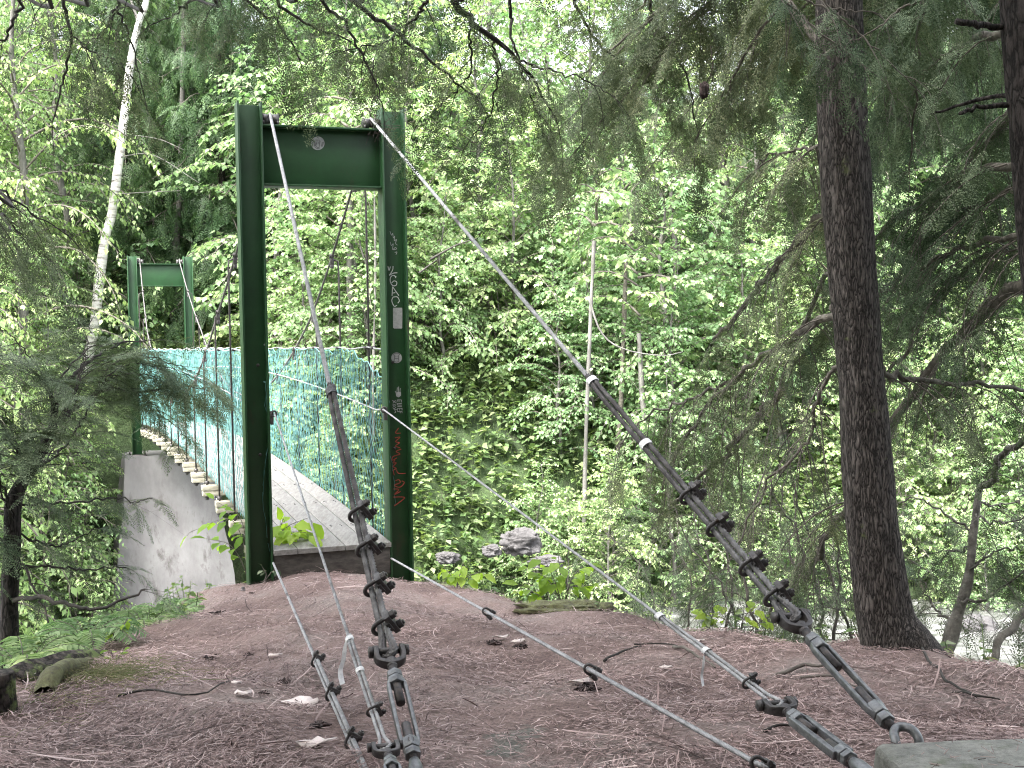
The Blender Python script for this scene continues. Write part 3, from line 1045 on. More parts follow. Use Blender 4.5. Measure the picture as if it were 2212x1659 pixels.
def zdeck(s):
    return 0.30 + 0.2 * (1 - ((np.asarray(s, float) - LEN / 2) / (LEN / 2)) ** 2)


deck = thing('bridge_deck', 'weathered plank deck of the footbridge on paired timber crossbeams', 'bridge deck', T1 + Z * 0.3)


def sweep(g, s0, s1, u0, u1, t0, t1, n=10):
    """bar along the bridge between offsets t0..t1 below the deck top"""
    s = np.linspace(s0, s1, n)
    z = zdeck(s)
    V = np.stack([bp(s, u0, z - t1), bp(s, u1, z - t1), bp(s, u1, z - t0), bp(s, u0, z - t0)], 1).reshape(-1, 3)
    i = np.arange(n - 1)[:, None] * 4
    j = np.arange(4)[None]
    f = np.stack([i + j, i + (j + 1) % 4, i + (j + 1) % 4 + 4, i + j + 4], 2).reshape(-1, 4)
    return g.add(V, f, None).add(V[:4], [[3, 2, 1, 0]]).add(V[-4:], [[0, 1, 2, 3]])


edges = np.linspace(-0.385, 0.385, 6)
for b in range(5):
    cuts = [-0.1] + [2.0 + 0.9 * ((b * 2) % 5) / 2 + 3.4 * k for k in range(4)]
    cuts = [c for c in cuts if c < LEN - 0.6] + [LEN]
    for a_, b_ in zip(cuts[:-1], cuts[1:]):
        g = sweep(G(), a_ + 0.002, b_ - 0.002, edges[b] + 0.003, edges[b + 1] - 0.003, rs.uniform(0, 0.003), 0.032)
        part('deck_board', g, M['board'], deck, bev=0.003)
for sg in (-1, 1):
    part('stringer', sweep(G(), 0.05, LEN, 0.30 * sg - 0.022, 0.30 * sg + 0.022, 0.034, 0.1, 40), M['beam'], deck)
SK = [0.55 + 0.93 * k for k in range(14)]
bax = np.array([RX, AX, Z])
for s in SK:
    z = float(zdeck(s)) - 0.102
    g = G()
    w = rs.uniform(-0.012, 0.012)
    g.box(bp(s, w, z - 0.024), (0.93, 0.11, 0.046), bax)
    g.box(bp(s, w + 0.006, z - 0.073), (0.93, 0.105, 0.046), bax)
    part('cross_beam', g, M['beam'], deck, bev=0.003)
g = G()
for s in SK:
    for b in range(5):
        for du in (-0.04, 0.04):
            for ds in (-0.025, 0.025):
                u_ = (edges[b] + edges[b + 1]) / 2 + du + rs.normal(0, 0.006)
                s_ = s + ds + rs.normal(0, 0.008)
                g.cyl(bp(s_, u_, zdeck(s_) - 0.003), bp(s_, u_, zdeck(s_) + 0.0012), rs.uniform(0.004, 0.008), n=6)
part('nails', g, M['rod'], deck)['kind'] = 'stuff'
g = G()
g.box(bp(-0.03, 0, 0.175), (0.755, 0.09, 0.18), np.array([tx, ty, Z]))
part('end_sill', g, M['sill'], deck, bev=0.004)
g = G()
g.box(bp(LEN - 0.03, 0, 0.175), (0.755, 0.09, 0.18), bax)
part('end_sill', g, M['sill'], deck, bev=0.004)

# ---------------------------------------------------------------- main cables with clips and turnbuckles
CR_ = 0.0095


def zcab(s):
    return 1.0 + 2.05 * ((np.asarray(s, float) - LEN / 2) / (LEN / 2)) ** 2


def ucab(s):
    e = np.minimum(s, LEN - s)
    return 0.325 + 0.07 * np.clip(e / 2.5, 0, 1)


def clip(parent, c, A, D, R, mat=None, flip=1):
    """wire rope clip: saddle, U-bolt and two nuts; D points from the U-bolt to the nuts"""
    E = nrm(np.cross(A, D))
    g = G()
    g.box(c + D * R * 2.7, (R * 3.4, R * 6.4, R * 1.7), np.array([A, E, D]))
    g.box(c + D * R * 1.9, (R * 4.2, R * 3.0, R * 1.2), np.array([A, E, D]))
    U = [c + E * R * 2.1 + D * R * 5.6, c + E * R * 2.1, c + E * R * 1.9 - D * R * 1.6, c + E * R * 1.1 - D * R * 2.7, c - D * R * 3.1,
         c - E * R * 1.1 - D * R * 2.7, c - E * R * 1.9 - D * R * 1.6, c - E * R * 2.1, c - E * R * 2.1 + D * R * 5.6]
    g.tube(catmull(U, 33), R * 0.68, 8)
    o = part('cable_clip', g, mat or M['iron'], parent, bev=0.001)
    ROOTM[o] = ROOTM[parent]
    for sg in (-1, 1):
        gn = hexprism(G(), c + E * R * 2.1 * sg + D * R * 4.3, D, R * 1.35, R * 1.5, A)
        part('nut', gn, mat or M['iron'], o, bev=0.0008)


def sleeve(parent, c, A, D, R, L, mat, n=14):
    """tape wrapped round both strands"""
    E = nrm(np.cross(A, D))
    k = 9
    g = G()
    ph = np.arange(n) * 2 * PI / n
    V = []
    for i, t in enumerate(np.linspace(-0.5, 0.5, k)):
        f = 1 + 0.12 * rs.uniform(-1, 1)
        V.append(c + A * L * t + (np.cos(ph) * R * 2.25 * f)[:, None] * D + (np.sin(ph) * R * 1.45 * f)[:, None] * E)
    V = np.vstack(V)
    i, j = np.meshgrid(np.arange(k - 1), np.arange(n), indexing='ij')
    a = (i * n + j).ravel()
    b = (i * n + (j + 1) % n).ravel()
    g.add(V, np.stack([a, b, b + n, a + n], 1))
    part('tape_sleeve', g, mat, parent, smooth=True)


def doubled(J, top, D, R, tail, spread, pin_r):
    """rope that comes down from top, turns round a pin at J and runs back up for `tail` metres"""
    A = nrm(J - top)
    L = np.linalg.norm(J - top)
    live = [top]
    for d in (tail + 0.02, tail - 0.12, tail * 0.5, spread):
        live.append(J - A * d - D * R * (1.0 if d < tail else 0.0))
    arc = [J - D * pin_r * math.cos(a) + A * pin_r * math.sin(a) for a in np.linspace(0, PI, 9)]
    back = [J - A * d + D * R for d in (spread, tail * 0.5, tail - 0.1)] + [J - A * tail + D * R * 1.1]
    return [np.array(live), np.array(arc), np.array(back)], A


def turnbuckle(label, J, E, k, N=None, end='stub', sq=False, mark=False):
    """jaw, rods, lock nuts and two-bar body along J -> E; k scales the cross-section"""
    A = nrm(E - J)
    L = float(np.linalg.norm(E - J))
    S = nrm(np.cross(A, N if N is not None else Z))
    N_ = np.cross(S, A)
    if N_[1] > 0:
        N_ = -N_
        S = -S
    t = thing('turnbuckle', label, 'turnbuckle', E, 0, 'turnbuckles tensioning the bridge cables')
    p = lambda f, s=0.0, n=0.0: J + A * (L * f) + S * s + N_ * n
    # jaw: a U of flat bar with eyes round the pin
    w = 0.034 * k
    U = [p(-0.035, w), p(0.0, w), p(0.06, w * 1.02), p(0.105, w * 0.8), p(0.135, 0.0), p(0.105, -w * 0.8), p(0.06, -w * 1.02), p(0.0, -w), p(-0.035, -w)]
    Q = catmull(U, 41)
    g = G()
    T, _, _ = frames(Q)
    side = np.cross(T, N_)
    prof = np.interp(np.linspace(0, 1, 41), [0, 0.1, 0.35, 0.5, 0.65, 0.9, 1], [0.010, 0.0165, 0.0115, 0.014, 0.0115, 0.0165, 0.010]) * k
    thick = 0.0065 * k
    V = np.stack([Q - side * thick - N_ * prof[:, None], Q + side * thick - N_ * prof[:, None], Q + side * thick + N_ * prof[:, None], Q - side * thick + N_ * prof[:, None]], 1).reshape(-1, 3)
    i = np.arange(40)[:, None] * 4
    j = np.arange(4)[None]
    g.add(V, np.stack([i + j, i + (j + 1) % 4, i + (j + 1) % 4 + 4, i + j + 4], 2).reshape(-1, 4))
    g.add(V[:4], [[3, 2, 1, 0]]).add(V[-4:], [[0, 1, 2, 3]])
    g.cyl(p(0.10), p(0.165), 0.017 * k, 0.0125 * k, 14)
    jaw = part('jaw', g, M['iron'], t, bev=0.002, smooth=False)
    ROOTM[jaw] = ROOTM[t]
    g = G().cyl(p(0, w + 0.016 * k), p(0, -w - 0.016 * k), 0.009 * k, n=14)
    hexprism(g, p(0, w + 0.013 * k), S, 0.0155 * k, 0.011 * k, A)
    hexprism(g, p(0, -w - 0.013 * k), S, 0.0145 * k, 0.010 * k, A)
    part('pin', g, M['iron'], jaw)
    part('threaded_rod', G().cyl(p(0.15), p(0.50), 0.0115 * k, n=16), M['rod'], t, smooth=False)
    part('threaded_rod', G().cyl(p(0.69), p(1.02), 0.0115 * k, n=16), M['rod'], t)
    part('lock_nut', hexprism(G(), p(0.245), A, 0.0205 * k, 0.05 * L, S), M['steel'], t, bev=0.0015)
    part('lock_nut', hexprism(G(), p(0.935), A, 0.0205 * k, 0.05 * L, S), M['steel'], t, bev=0.0015)
    g = G()
    hexprism(g, p(0.305), A, 0.0215 * k, 0.06 * L, S)
    hexprism(g, p(0.865), A, 0.0215 * k, 0.08 * L, S)
    for sg in (-1, 1):
        bx = 0.0195 * k * sg
        if sq:
            g.box(p(0.585, bx), (0.58 * L, 0.0135 * k, 0.021 * k), np.array([A, S, N_]))
        else:
            P = np.array([p(f, bx * q) for f, q in ((0.285, 0.72), (0.32, 0.98), (0.36, 1.06), (0.5, 1.08), (0.7, 1.08), (0.8, 1.06), (0.85, 0.98), (0.895, 0.72))])
            Pq = catmull(P, 24)
            wv_ = np.stack([Pq - S * 0.0045 * k - N_ * 0.009 * k, Pq + S * 0.0045 * k - N_ * 0.009 * k, Pq + S * 0.0045 * k + N_ * 0.009 * k, Pq - S * 0.0045 * k + N_ * 0.009 * k], 1).reshape(-1, 3)
            i = np.arange(23)[:, None] * 4
            g.add(wv_, np.stack([i + j, i + (j + 1) % 4, i + (j + 1) % 4 + 4, i + j + 4], 2).reshape(-1, 4))
            g.add(wv_[:4], [[3, 2, 1, 0]]).add(wv_[-4:], [[0, 1, 2, 3]])
    body = part('body', g, M['steel'], t, bev=0.002)
    ROOTM[body] = ROOTM[t]
    if mark:
        gm = G()
        q = lambda a, b: p(0.865, -0.006 * k + a * 0.012 * k, 0.0196 * k) + A * (b * 0.012 * k - 0.006 * k)
        for stx in ([(0, 0), (1, 0)], [(0, 0), (0, 0.8), (0.25, 1), (0.48, 0.8), (0.5, 0)], [(0.5, 0), (0.52, 0.8), (0.75, 1), (1, 0.8), (1, 0)]):
            ribbon(gm, np.array([q(*z) for z in stx]), 0.002 * k, N_)
        part('embossed_letter', gm, M['rod'], body)
    g = G()
    e0 = p(1.0)
    if end == 'stub':
        g.tube(np.array([p(0.99), p(1.05), p(1.12), p(1.3)]), np.array([0.0125, 0.017, 0.017, 0.015]) * k, 14)
    part('end_fitting', g, M['steel'], t, smooth=True) if g.v else None
    return t, A, S, N_


def main_cable(label, sgn, J, tail, D, clips, sleeves):
    top = T1 + tx * 0.325 * sgn + Z * (3.024 + 0.024 + CR_)
    c = thing('suspension_cable', label, 'bridge cable', J, 0, 'main suspension cables of the footbridge')
    segs_, A = doubled(J, top, D, CR_, tail, 0.075, 0.02)
    s = np.linspace(0.03, LEN - 0.03, 90)
    sag = bp(s, sgn * ucab(s), zcab(s) + 0.005)
    far_top = T2 + tx * 0.325 * sgn + Z * 3.09
    fa_ = bp(LEN + 7.0, sgn * 0.9, 0)
    fa_[2] = gz(fa_[0], fa_[1]) + 0.02
    arc = np.array([top - A * 0.03 * 0 + ty * d + Z * (0.0 - 3.5 * d * d) for d in (-0.02, 0.02)])
    full = np.vstack([[fa_], [far_top], sag[::-1], arc[::-1]])
    # down to the anchor, round the pin and back
    live, loop, back = segs_
    part('wire_rope', G().rope(np.vstack([arc[::-1], [live[1]]]), CR_, lay=0.085, step=0.0075), M['galv'], c, smooth=True)
    part('doubled_rope', G().rope(np.vstack([live[1:], loop, back]), CR_, lay=0.085, step=0.0075), M['rope_mix'], c, smooth=True)
    part('wire_rope', G().rope(full, CR_, lay=0.085, step=0.012), M['wire_dark'], c, smooth=True)
    # thimble in the eye
    g = G().tube(catmull(np.vstack([[J - A * 0.06 - D * 0.006], J - D * 0.0115 - A * 0.02, loop * 0.42 + J * 0.58, [J + D * 0.0115 - A * 0.02], [J - A * 0.06 + D * 0.006]]), 30), 0.007, 8)
    part('thimble', g, M['iron'], c, smooth=True)
    for f in clips:
        clip(c, J - A * f, A, D, CR_)
    for f, L_, m in sleeves:
        sleeve(c, J - A * f, A, D, CR_, L_, m)
    return A


def ropemix():
    """galvanised strand: bright high up, browned with grease near the anchor"""
    m, nt, out = newmat('greased_galvanised_rope')
    p = nt.nodes.new('ShaderNodeBsdfPrincipled')
    n = tex(nt, 'ShaderNodeTexNoise', 25, coords(nt), Detail=5)
    n2 = tex(nt, 'ShaderNodeTexNoise', 1.1, coords(nt), Detail=3)
    a = ramp(nt, n.outputs['Fac'], [(0.07, 0.066, 0.066), (0.16, 0.155, 0.155), (0.26, 0.26, 0.26)], [0.3, 0.5, 0.7])
    b = ramp(nt, n.outputs['Fac'], [(0.03, 0.027, 0.027), (0.07, 0.063, 0.063), (0.13, 0.122, 0.122)], [0.3, 0.5, 0.7])
    f = ramp(nt, n2.outputs['Fac'], [(0, 0, 0), (1, 1, 1)], [0.42, 0.58])
    nt.links.new(mixc(nt, a, b, f), p.inputs['Base Color'])
    p.inputs['Metallic'].default_value = 0.2
    p.inputs['Roughness'].default_value = 0.6
    nt.links.new(p.outputs['BSDF'], out.inputs['Surface'])
    return m


M['rope_mix'] = ropemix()
JR = at(1708, 1330, 3.1)
ER = at(1928, 1572, 2.7)
JL = at(840, 1406, 3.1)
EL = at(895, 1645, 2.76)
topR = T1 + tx * 0.325 + Z * 3.058
topL = T1 - tx * 0.325 + Z * 3.058


def clipframe(J, top, tw_):
    A = nrm(J - top)
    S = nrm(np.cross(A, Z))
    N_ = np.cross(S, A)
    if N_[2] < 0:
        N_ = -N_
        S = -S
    if S[0] < 0:
        S = -S
    return A, nrm(S * math.cos(tw_) + N_ * math.sin(tw_))


def along(J, top, px, py):
    """metres above J of the point of the cable seen nearest this pixel"""
    best = None
    for d in np.linspace(0, 5.5, 1101):
        q = J - nrm(J - top) * d - EYE
        z = q @ _F
        x = 1106 + FPX * (q @ CR) / z
        y = 829.5 - FPX * (q @ CU) / z
        e = (x - px) ** 2 + (y - py) ** 2
        if best is None or e < best[0]:
            best = (e, d)
    return best[1]


AR, DR = clipframe(JR, topR, R_(38))
AL, DL = clipframe(JL, topL, R_(35))
main_cable('thick wire cable descending to the right anchor block with two grey tape sleeves', 1, JR, along(JR, topR, 1274, 814), DR,
           [along(JR, topR, *c) for c in ((1483, 1077), (1543, 1145), (1620, 1222), (1675, 1290))],
           [(along(JR, topR, 1281, 822), 0.035, M['tape']), (along(JR, topR, 1390, 964), 0.03, M['tape'])])
main_cable('thick wire cable descending steeply to the left anchor with one black tape wrap', -1, JL, along(JL, topL, 700, 838), DL,
           [along(JL, topL, *c) for c in ((777, 1110), (797, 1185), (818, 1268), (836, 1352))],
           [(along(JL, topL, 704, 848), 0.05, M['tape_dark'])])
turnbuckle('long steel turnbuckle on the right main cable above the concrete block', JR, ER, 1.0, end='none')
turnbuckle('steel turnbuckle on the left main cable, with a lettered nut at the bottom edge', JL, EL, 1.0, mark=True)

# bent anchor bar the right turnbuckle is hooked to
g = G().tube(catmull(tr((1940, 1640, 2.64), (1936, 1606, 2.655), (1931, 1584, 2.675), (1938, 1572, 2.69), (1952, 1570, 2.69), (1968, 1575, 2.68), (1980, 1588, 2.67), (1986, 1606, 2.66), (1988, 1640, 2.65)), 40), 0.0105, 12)
solo('anchor_eye', g, M['steel'], 'bent steel anchor loop rising out of the concrete block', 'anchor loop', smooth=True)

# ---------------------------------------------------------------- hand cables and low stay cables


def small_cable(name, label, cat, group, pts_near, J, tail, R, along_u, z_of_s, D, clips, sleeves, start, mat, s_start=0.0):
    c = thing(name, label, cat, J, 0, group)
    (live, loop, back), A = doubled(J, start, D, R, tail, 0.05, 0.013)
    s = np.linspace(LEN - 0.05, s_start + 0.25, 50)
    run = bp(s, along_u, z_of_s(s))
    path = np.vstack([run, [start], live[1:], loop, back])
    part('wire_rope', G().rope(path, R, lay=0.05, step=0.008), mat, c, smooth=True)
    for f in clips:
        clip(c, J - A * f, A, D, R)
    for f, L_, m in sleeves:
        sleeve(c, J - A * f, A, D, R, L_, m)
    return A


zhand = lambda s: zdeck(s) + 0.83
HS_R = T1 + tx * 0.353 + FN * 0.09 + Z * 1.162
HS_L = T1 - tx * 0.353 + FN * 0.09 + Z * 1.162
JHR = at(1678, 1520, 2.75)
JHL = at(832, 1612, 2.72)
_, DHR = clipframe(JHR, HS_R, R_(25))
_, DHL = clipframe(JHL, HS_L, R_(20))
small_cable('hand_cable', 'thin pale hand cable running down to the right with a hanging tape end', 'bridge cable', 'hand cables of the footbridge', None, JHR,
            along(JHR, HS_R, 1418, 1330), 0.0052, 0.385, zhand, DHR, [along(JHR, HS_R, 1613, 1480)],
            [(along(JHR, HS_R, 1424, 1335), 0.03, M['tape']), (along(JHR, HS_R, 1521, 1412), 0.022, M['tape'])], HS_R, M['galv'])
small_cable('hand_cable', 'thin pale hand cable running down the middle of the path to the left anchor', 'bridge cable', 'hand cables of the footbridge', None, JHL,
            along(JHL, HS_L, 752, 1372), 0.0052, -0.385, zhand, DHL, [along(JHL, HS_L, 813, 1535)],
            [(along(JHL, HS_L, 757, 1380), 0.03, M['tape']), (along(JHL, HS_L, 781, 1448), 0.022, M['tape'])], HS_L, M['galv'])
turnbuckle('turnbuckle with square bars on the right hand cable, ending against the concrete block', JHR, at(1845, 1648, 2.44), 0.92, sq=True)
turnbuckle('small turnbuckle jaw of the left hand cable at the bottom edge', JHL, at(880, 1760, 2.42), 0.78)

LS_L = at(590, 1216, 7.56)
LS_R = at(845, 1206, 7.86)
JLL = at(812, 1720, 2.72)
JLR = at(1646, 1655, 2.62)
_, DLL = clipframe(JLL, LS_L, R_(60))
_, DLR = clipframe(JLR, LS_R, R_(-35))
zlow = lambda s: zdeck(s) - 0.22
small_cable('stay_cable', 'low stay cable running along the left ridge of the path', 'bridge cable', 'low stay cables of the footbridge', None, JLL,
            along(JLL, LS_L, 672, 1420), 0.0066, -0.34, zlow, DLL, [along(JLL, LS_L, *c) for c in ((676, 1431), (711, 1502), (756, 1602))], [], LS_L, M['galv'])
small_cable('stay_cable', 'low doubled stay cable crossing the needles diagonally to the right', 'bridge cable', 'low stay cables of the footbridge', None, JLR,
            along(JLR, LS_R, 1028, 1318), 0.0066, 0.34, zlow, DLR, [along(JLR, LS_R, *c) for c in ((1047, 1331), (1272, 1452), (1640, 1650))], [], LS_R, M['galv'])

# loose tape ends fluttering from the hand cables
for (pts, w, lab) in ([(750, 1382, 3.75), (745, 1400, 3.74), (742, 1425, 3.73), (735, 1450, 3.72), (740, 1478, 3.7)], 0.016, 'limp grey tape end hanging from the left hand cable'), \
                     ([(1521, 1416, 3.2), (1519, 1440, 3.19), (1516, 1460, 3.19), (1519, 1482, 3.18)], 0.009, 'narrow grey tape end hanging from the right hand cable'):
    P = catmull(tr(*pts), 14)
    wd = np.linspace(0.6, 1.3, 14) * w
    tw_ = np.linspace(0, 0.9, 14)
    sd = np.stack([np.cos(tw_), np.sin(tw_), 0.15 * np.sin(tw_ * 3)], 1) * wd[:, None]
    V = np.stack([P - sd / 2, P + sd / 2], 1).reshape(-1, 3)
    k = np.arange(13) * 2
    g = G().add(V, np.stack([k, k + 1, k + 3, k + 2], 1))
    solo('tape_strip', g, M['tape'], lab, 'tape')

# ---------------------------------------------------------------- hangers
for sg in (-1, 1):
    for i, s in enumerate(SK):
        zc = float(zcab(s)) + 0.004
        zb = float(zdeck(s)) - 0.23
        u = sg * 0.418
        foot = bp(s, u, zb)
        where = ['nearest', 'second', 'third', 'fourth', 'fifth', 'sixth', 'seventh', 'eighth', 'ninth', 'tenth', 'eleventh', 'twelfth', 'thirteenth', 'farthest'][i]
        h = thing('hanger', '%s dark hanger rod from the near tower along the %s side net' % (where, 'left' if sg < 0 else 'right'), 'hanger rod', foot, 0,
                  'hanger rods between main cables and deck')
        cab = bp(s, sg * float(ucab(s)), zc)
        g = G().tube(np.array([foot, bp(s, u, zc - 0.1), bp(s, u - sg * 0.004, zc - 0.03), cab + Z * -0.012]), 0.0075, 8)
        part('rod', g, M['rod'], h, smooth=True)
        g = G()
        tdir = nrm(bp(s + 0.05, sg * float(ucab(s)), float(zcab(s + 0.05))) - bp(s - 0.05, sg * float(ucab(s)), float(zcab(s - 0.05))))
        g.box(cab + Z * 0.012, (0.045, 0.034, 0.02), np.array([tdir, RX, np.cross(tdir, RX)]))
        g.box(cab - Z * 0.03, (0.03, 0.03, 0.05), bax)
        g.cyl(cab - Z * 0.085, cab - Z * 0.055, 0.016, 0.016, 8)
        part('clamp', g, M['iron'], h, bev=0.002)
        g = G()
        zt = float(zdeck(s))
        hexprism(g, bp(s, u, zt - 0.08), Z, 0.021, 0.03, AX)
        g.box(bp(s, u, zt - 0.205), (0.05, 0.09, 0.012), bax)
        hexprism(g, bp(s, u, zt - 0.222), Z, 0.016, 0.02, AX)
        part('plate_nut', g, M['iron'], h)

# ---------------------------------------------------------------- netting along both sides
for sg, lab in ((-1, 'teal rope netting along the left side of the footbridge'), (1, 'teal rope netting along the right side of the footbridge')):
    t = thing('safety_net', lab, 'safety net', bp(0.1, sg * 0.4, 0.3), 0, 'side nets of the footbridge')
    ni, nj = 250, 16
    S = np.linspace(-0.03, LEN - 0.5, ni)
    ztop_c = 1.56 + 0.0 * S - 0.012 * np.sin(np.pi * ((S - 0.55) % 0.93) / 0.93) ** 2
    zt = np.interp(S, [0, 0.2, 0.4, 0.72, 1.37, 2.2, LEN - 1.2, LEN], [1.36, 1.4, 1.44, 1.5, 1.53, 1.57, 1.57, 1.3]) + 0.02 * wob(S * 3, S * 0 + sg, 6, 20)
    zt = np.minimum(zt, ztop_c)
    zb = zdeck(S) - 0.02
    I, J = np.meshgrid(np.arange(ni), np.arange(nj + 1), indexing='ij')
    dS = S[1] - S[0]
    fr = J / nj
    sp = S[I] + np.where(J % 2 == 1, dS / 2, 0) + rs.normal(0, 0.005, I.shape) + 0.02 * wob(fr * 2, S[I] * 1.5, 4, 16) * (1 - fr) * 0.6
    zz = zb[I] * (1 - fr) + zt[I] * fr + rs.normal(0, 0.004, I.shape)
    uu = sg * (0.398 + 0.05 * np.sin(PI * fr) * (0.5 + 0.5 * wob(S[I] * 0.6, fr, 4, 14)) + rs.normal(0, 0.004, I.shape))
    N = bp(sp, uu, zz)
    a = N[:, :-1].reshape(-1, 3)
    b = N[:, 1:].reshape(-1, 3)
    odd = (J[:, :-1] % 2 == 1)
    nx_ = np.clip(np.where(odd, I[:, :-1] + 1, I[:, :-1] - 1), 0, ni - 1)
    c2 = N[nx_.ravel(), (J[:, 1:]).ravel()].reshape(-1, 3)
    g = G().segs(a, b, 0.0019, 3).segs(a, c2, 0.0019, 3)
    part('mesh', g, M['net'], t)
    part('selvage', G().tube(np.vstack([N[k, -1] for k in range(0, ni, 2)]), 0.0042, 6), M['net'], t)
    s = np.linspace(0.0, LEN, 110)
    zc = 1.57 - 0.014 * np.sin(np.pi * ((s - 0.55) % 0.93) / 0.93) ** 2
    zc[:1] = 1.6
    part('head_cable', G().tube(bp(s, sg * 0.395, zc), 0.005, 6), M['galv'], t, smooth=True)
    g = G()
    for s_ in [0.06, 0.35] + SK[:6]:
        g.box(bp(s_, sg * 0.395, 1.565), (0.02, 0.045, 0.022), bax)
    part('cable_tie', g, M['iron'], t)

# ---------------------------------------------------------------- abutments and timber
g = G()


def quad_face(P, n=24):
    P = np.asarray(P, float)
    u = np.linspace(0, 1, n)
    A, B = np.meshgrid(u, u)
    A, B = A.ravel()[:, None], B.ravel()[:, None]
    V = (P[0] * (1 - A) + P[1] * A) * (1 - B) + (P[3] * (1 - A) + P[2] * A) * B
    return V


def frustum(g, o, ax, ay, top, bot, zt, zb, amp, n=26):
    """tapering block: top/bot = (x0, x1, y0, y1) in the axes ax, ay"""
    def c(r, z):
        return [o + ax * r[0] + ay * r[2] + Z * z, o + ax * r[1] + ay * r[2] + Z * z, o + ax * r[1] + ay * r[3] + Z * z, o + ax * r[0] + ay * r[3] + Z * z]
    t, b = c(top, zt), c(bot, zb)
    cen = (sum(t) + sum(b)) / 8
    for q in ([b[0], b[1], t[1], t[0]], [b[1], b[2], t[2], t[1]], [b[2], b[3], t[3], t[2]], [b[3], b[0], t[0], t[3]], t, b[::-1]):
        V = quad_face(q, n)
        V = V + (V - cen) / (np.linalg.norm(V - cen, axis=1)[:, None]) * (amp * n3(V * 1.3))[:, None]
        g.grid(V, n, n)
    return g


o2 = np.array([T2[0], T2[1], 0])
frustum(g, o2, RX, AX, (-0.66, 0.75, -0.32, 1.2), (-1.12, 1.15, -1.75, 1.4), -0.245, -4.0, 0.03)
solo('bridge_abutment', g, M['concrete'], 'tall stained concrete abutment sloping down below the far green tower', 'abutment', smooth=False)
g = G()
o1 = np.array([T1[0], T1[1], 0])
frustum(g, o1, tx, ty, (-0.62, 0.66, -0.3, 0.35), (-0.9, 0.9, -0.4, 0.9), -0.272, -3.2, 0.02)
solo('bridge_footing', g, M['concrete'], 'concrete footing buried under the near green tower', 'footing')
g = rbox(G(), at(487, 1316, 7.3), (0.24, 0.12, 0.105), np.array([tx, ty, Z]), 12, 0.008, 0.002, 8)
solo('timber_block', g, M['sleeper'], 'short mossy square timber lying left of the near tower foot', 'timber')
g = rbox(G(), at(528, 1330, 7.25) - Z * 0.03, (0.16, 0.2, 0.1), np.array([tx, ty, Z]), 10, 0.03, 0.004, 8)
solo('buried_stone', g, M['rock'], 'low grey stone beside the short mossy timber', 'stone')
g = G().tube(tr((525, 1300, 7.4), (525, 1268, 7.4)), 0.011, 8)
hexprism(g, at(525, 1277, 7.4), Z, 0.018, 0.02, tx)
solo('anchor_bolt', g, M['iron'], 'rusty upright anchor bolt at the left foot of the near tower', 'bolt')

bx_ = nrm(np.array([1.0, 0.06, 0.0]))
by_ = np.array([-bx_[1], bx_[0], 0])
c0 = np.array([0.79, 2.66, 0.0])
cen = c0 + bx_ * 0.6 - by_ * 0.42 + Z * 0.545
g = rbox(G(), cen, (1.2, 0.84, 0.29), np.array([bx_, by_, Z]), 60, 0.022, 0.006, 4)
solo('anchor_block', g, M['block'], 'rough grey concrete anchor block at the lower right corner', 'concrete block', smooth=True)
nb_ = 420
px_, py_ = rs.uniform(0.02, 1.15, nb_), rs.uniform(-0.80, -0.02, nb_)
ba = rs.uniform(0, 6.28, nb_)
bl_ = rs.uniform(0.012, 0.045, nb_)
A = c0 + px_[:, None] * bx_ + py_[:, None] * by_ + Z * 0.697
B = A + np.stack([np.cos(ba) * bl_, np.sin(ba) * bl_, rs.uniform(0, 0.004, nb_)], 1)
solo('needle_litter', G().segs(A, B, 0.0009, 3), M['litter'], 'stray conifer needles fallen on the concrete block', 'needle litter', kind='stuff')
g = rbox(G(), np.array([-0.25, 2.1, 0.43]), (0.8, 0.6, 0.3), None, 24, 0.022, 0.006, 4)
solo('anchor_block', g, M['block'], 'concrete anchor block under the left turnbuckles, below the picture', 'concrete block', smooth=True)
# ---------------------------------------------------------------- foliage templates
def frond_template(L, step, tw_step, nl, nw, seed, keep=1.0):
    """flat hemlock spray along +X in the XY plane: (needle verts, tris), length 1 * L"""
    r = np.random.RandomState(seed)
    V, F = [], []
    n = 0

    def needles(P, Q, l0, w0):
        nonlocal n
        d = Q - P
        ln = np.linalg.norm(d)
        k = max(2, int(ln / step))
        d = d / (ln + 1e-9)
        s = np.array([-d[1], d[0], 0])
        for i in range(k):
            p = P + d * ln * (i + 0.5) / k
            taper = 1 - 0.45 * (i / k)
            for sg in (-1, 1):
                if r.rand() > keep:
                    continue
                a = R_(r.uniform(52, 78))
                tip = p + (d * math.cos(a) + s * sg * math.sin(a)) * l0 * taper * r.uniform(0.8, 1.15) + Z * r.normal(0, l0 * 0.18)
                V.extend([p - d * w0 / 2, p + d * w0 / 2, tip])
                F.append((n, n + 1, n + 2))
                n += 3
    m = int(L / tw_step)
    A = np.array([0.0, 0, 0])
    axis_end = np.array([L, 0, 0])
    for i in range(m):
        x = L * (i + 0.6) / m
        t = x / L
        l = (0.40 * L * (1 - t ** 1.4) + 0.02) * r.uniform(0.65, 1.1)
        for sg in ((-1, 1) if r.rand() < 0.75 else (1,)):
            a = R_(r.uniform(42, 60))
            P = np.array([x, 0, 0])
            Q = P + np.array([math.cos(a) * l, sg * math.sin(a) * l, r.normal(0, 0.03) * l])
            needles(P, Q, nl, nw)
    needles(A + [L * 0.3, 0, 0], axis_end, nl, nw)
    V = np.array(V)
    V[:, 2] -= 0.9 * V[:, 0] ** 2 + 0.8 * V[:, 1] ** 2           # the spray droops
    return V, np.array(F)


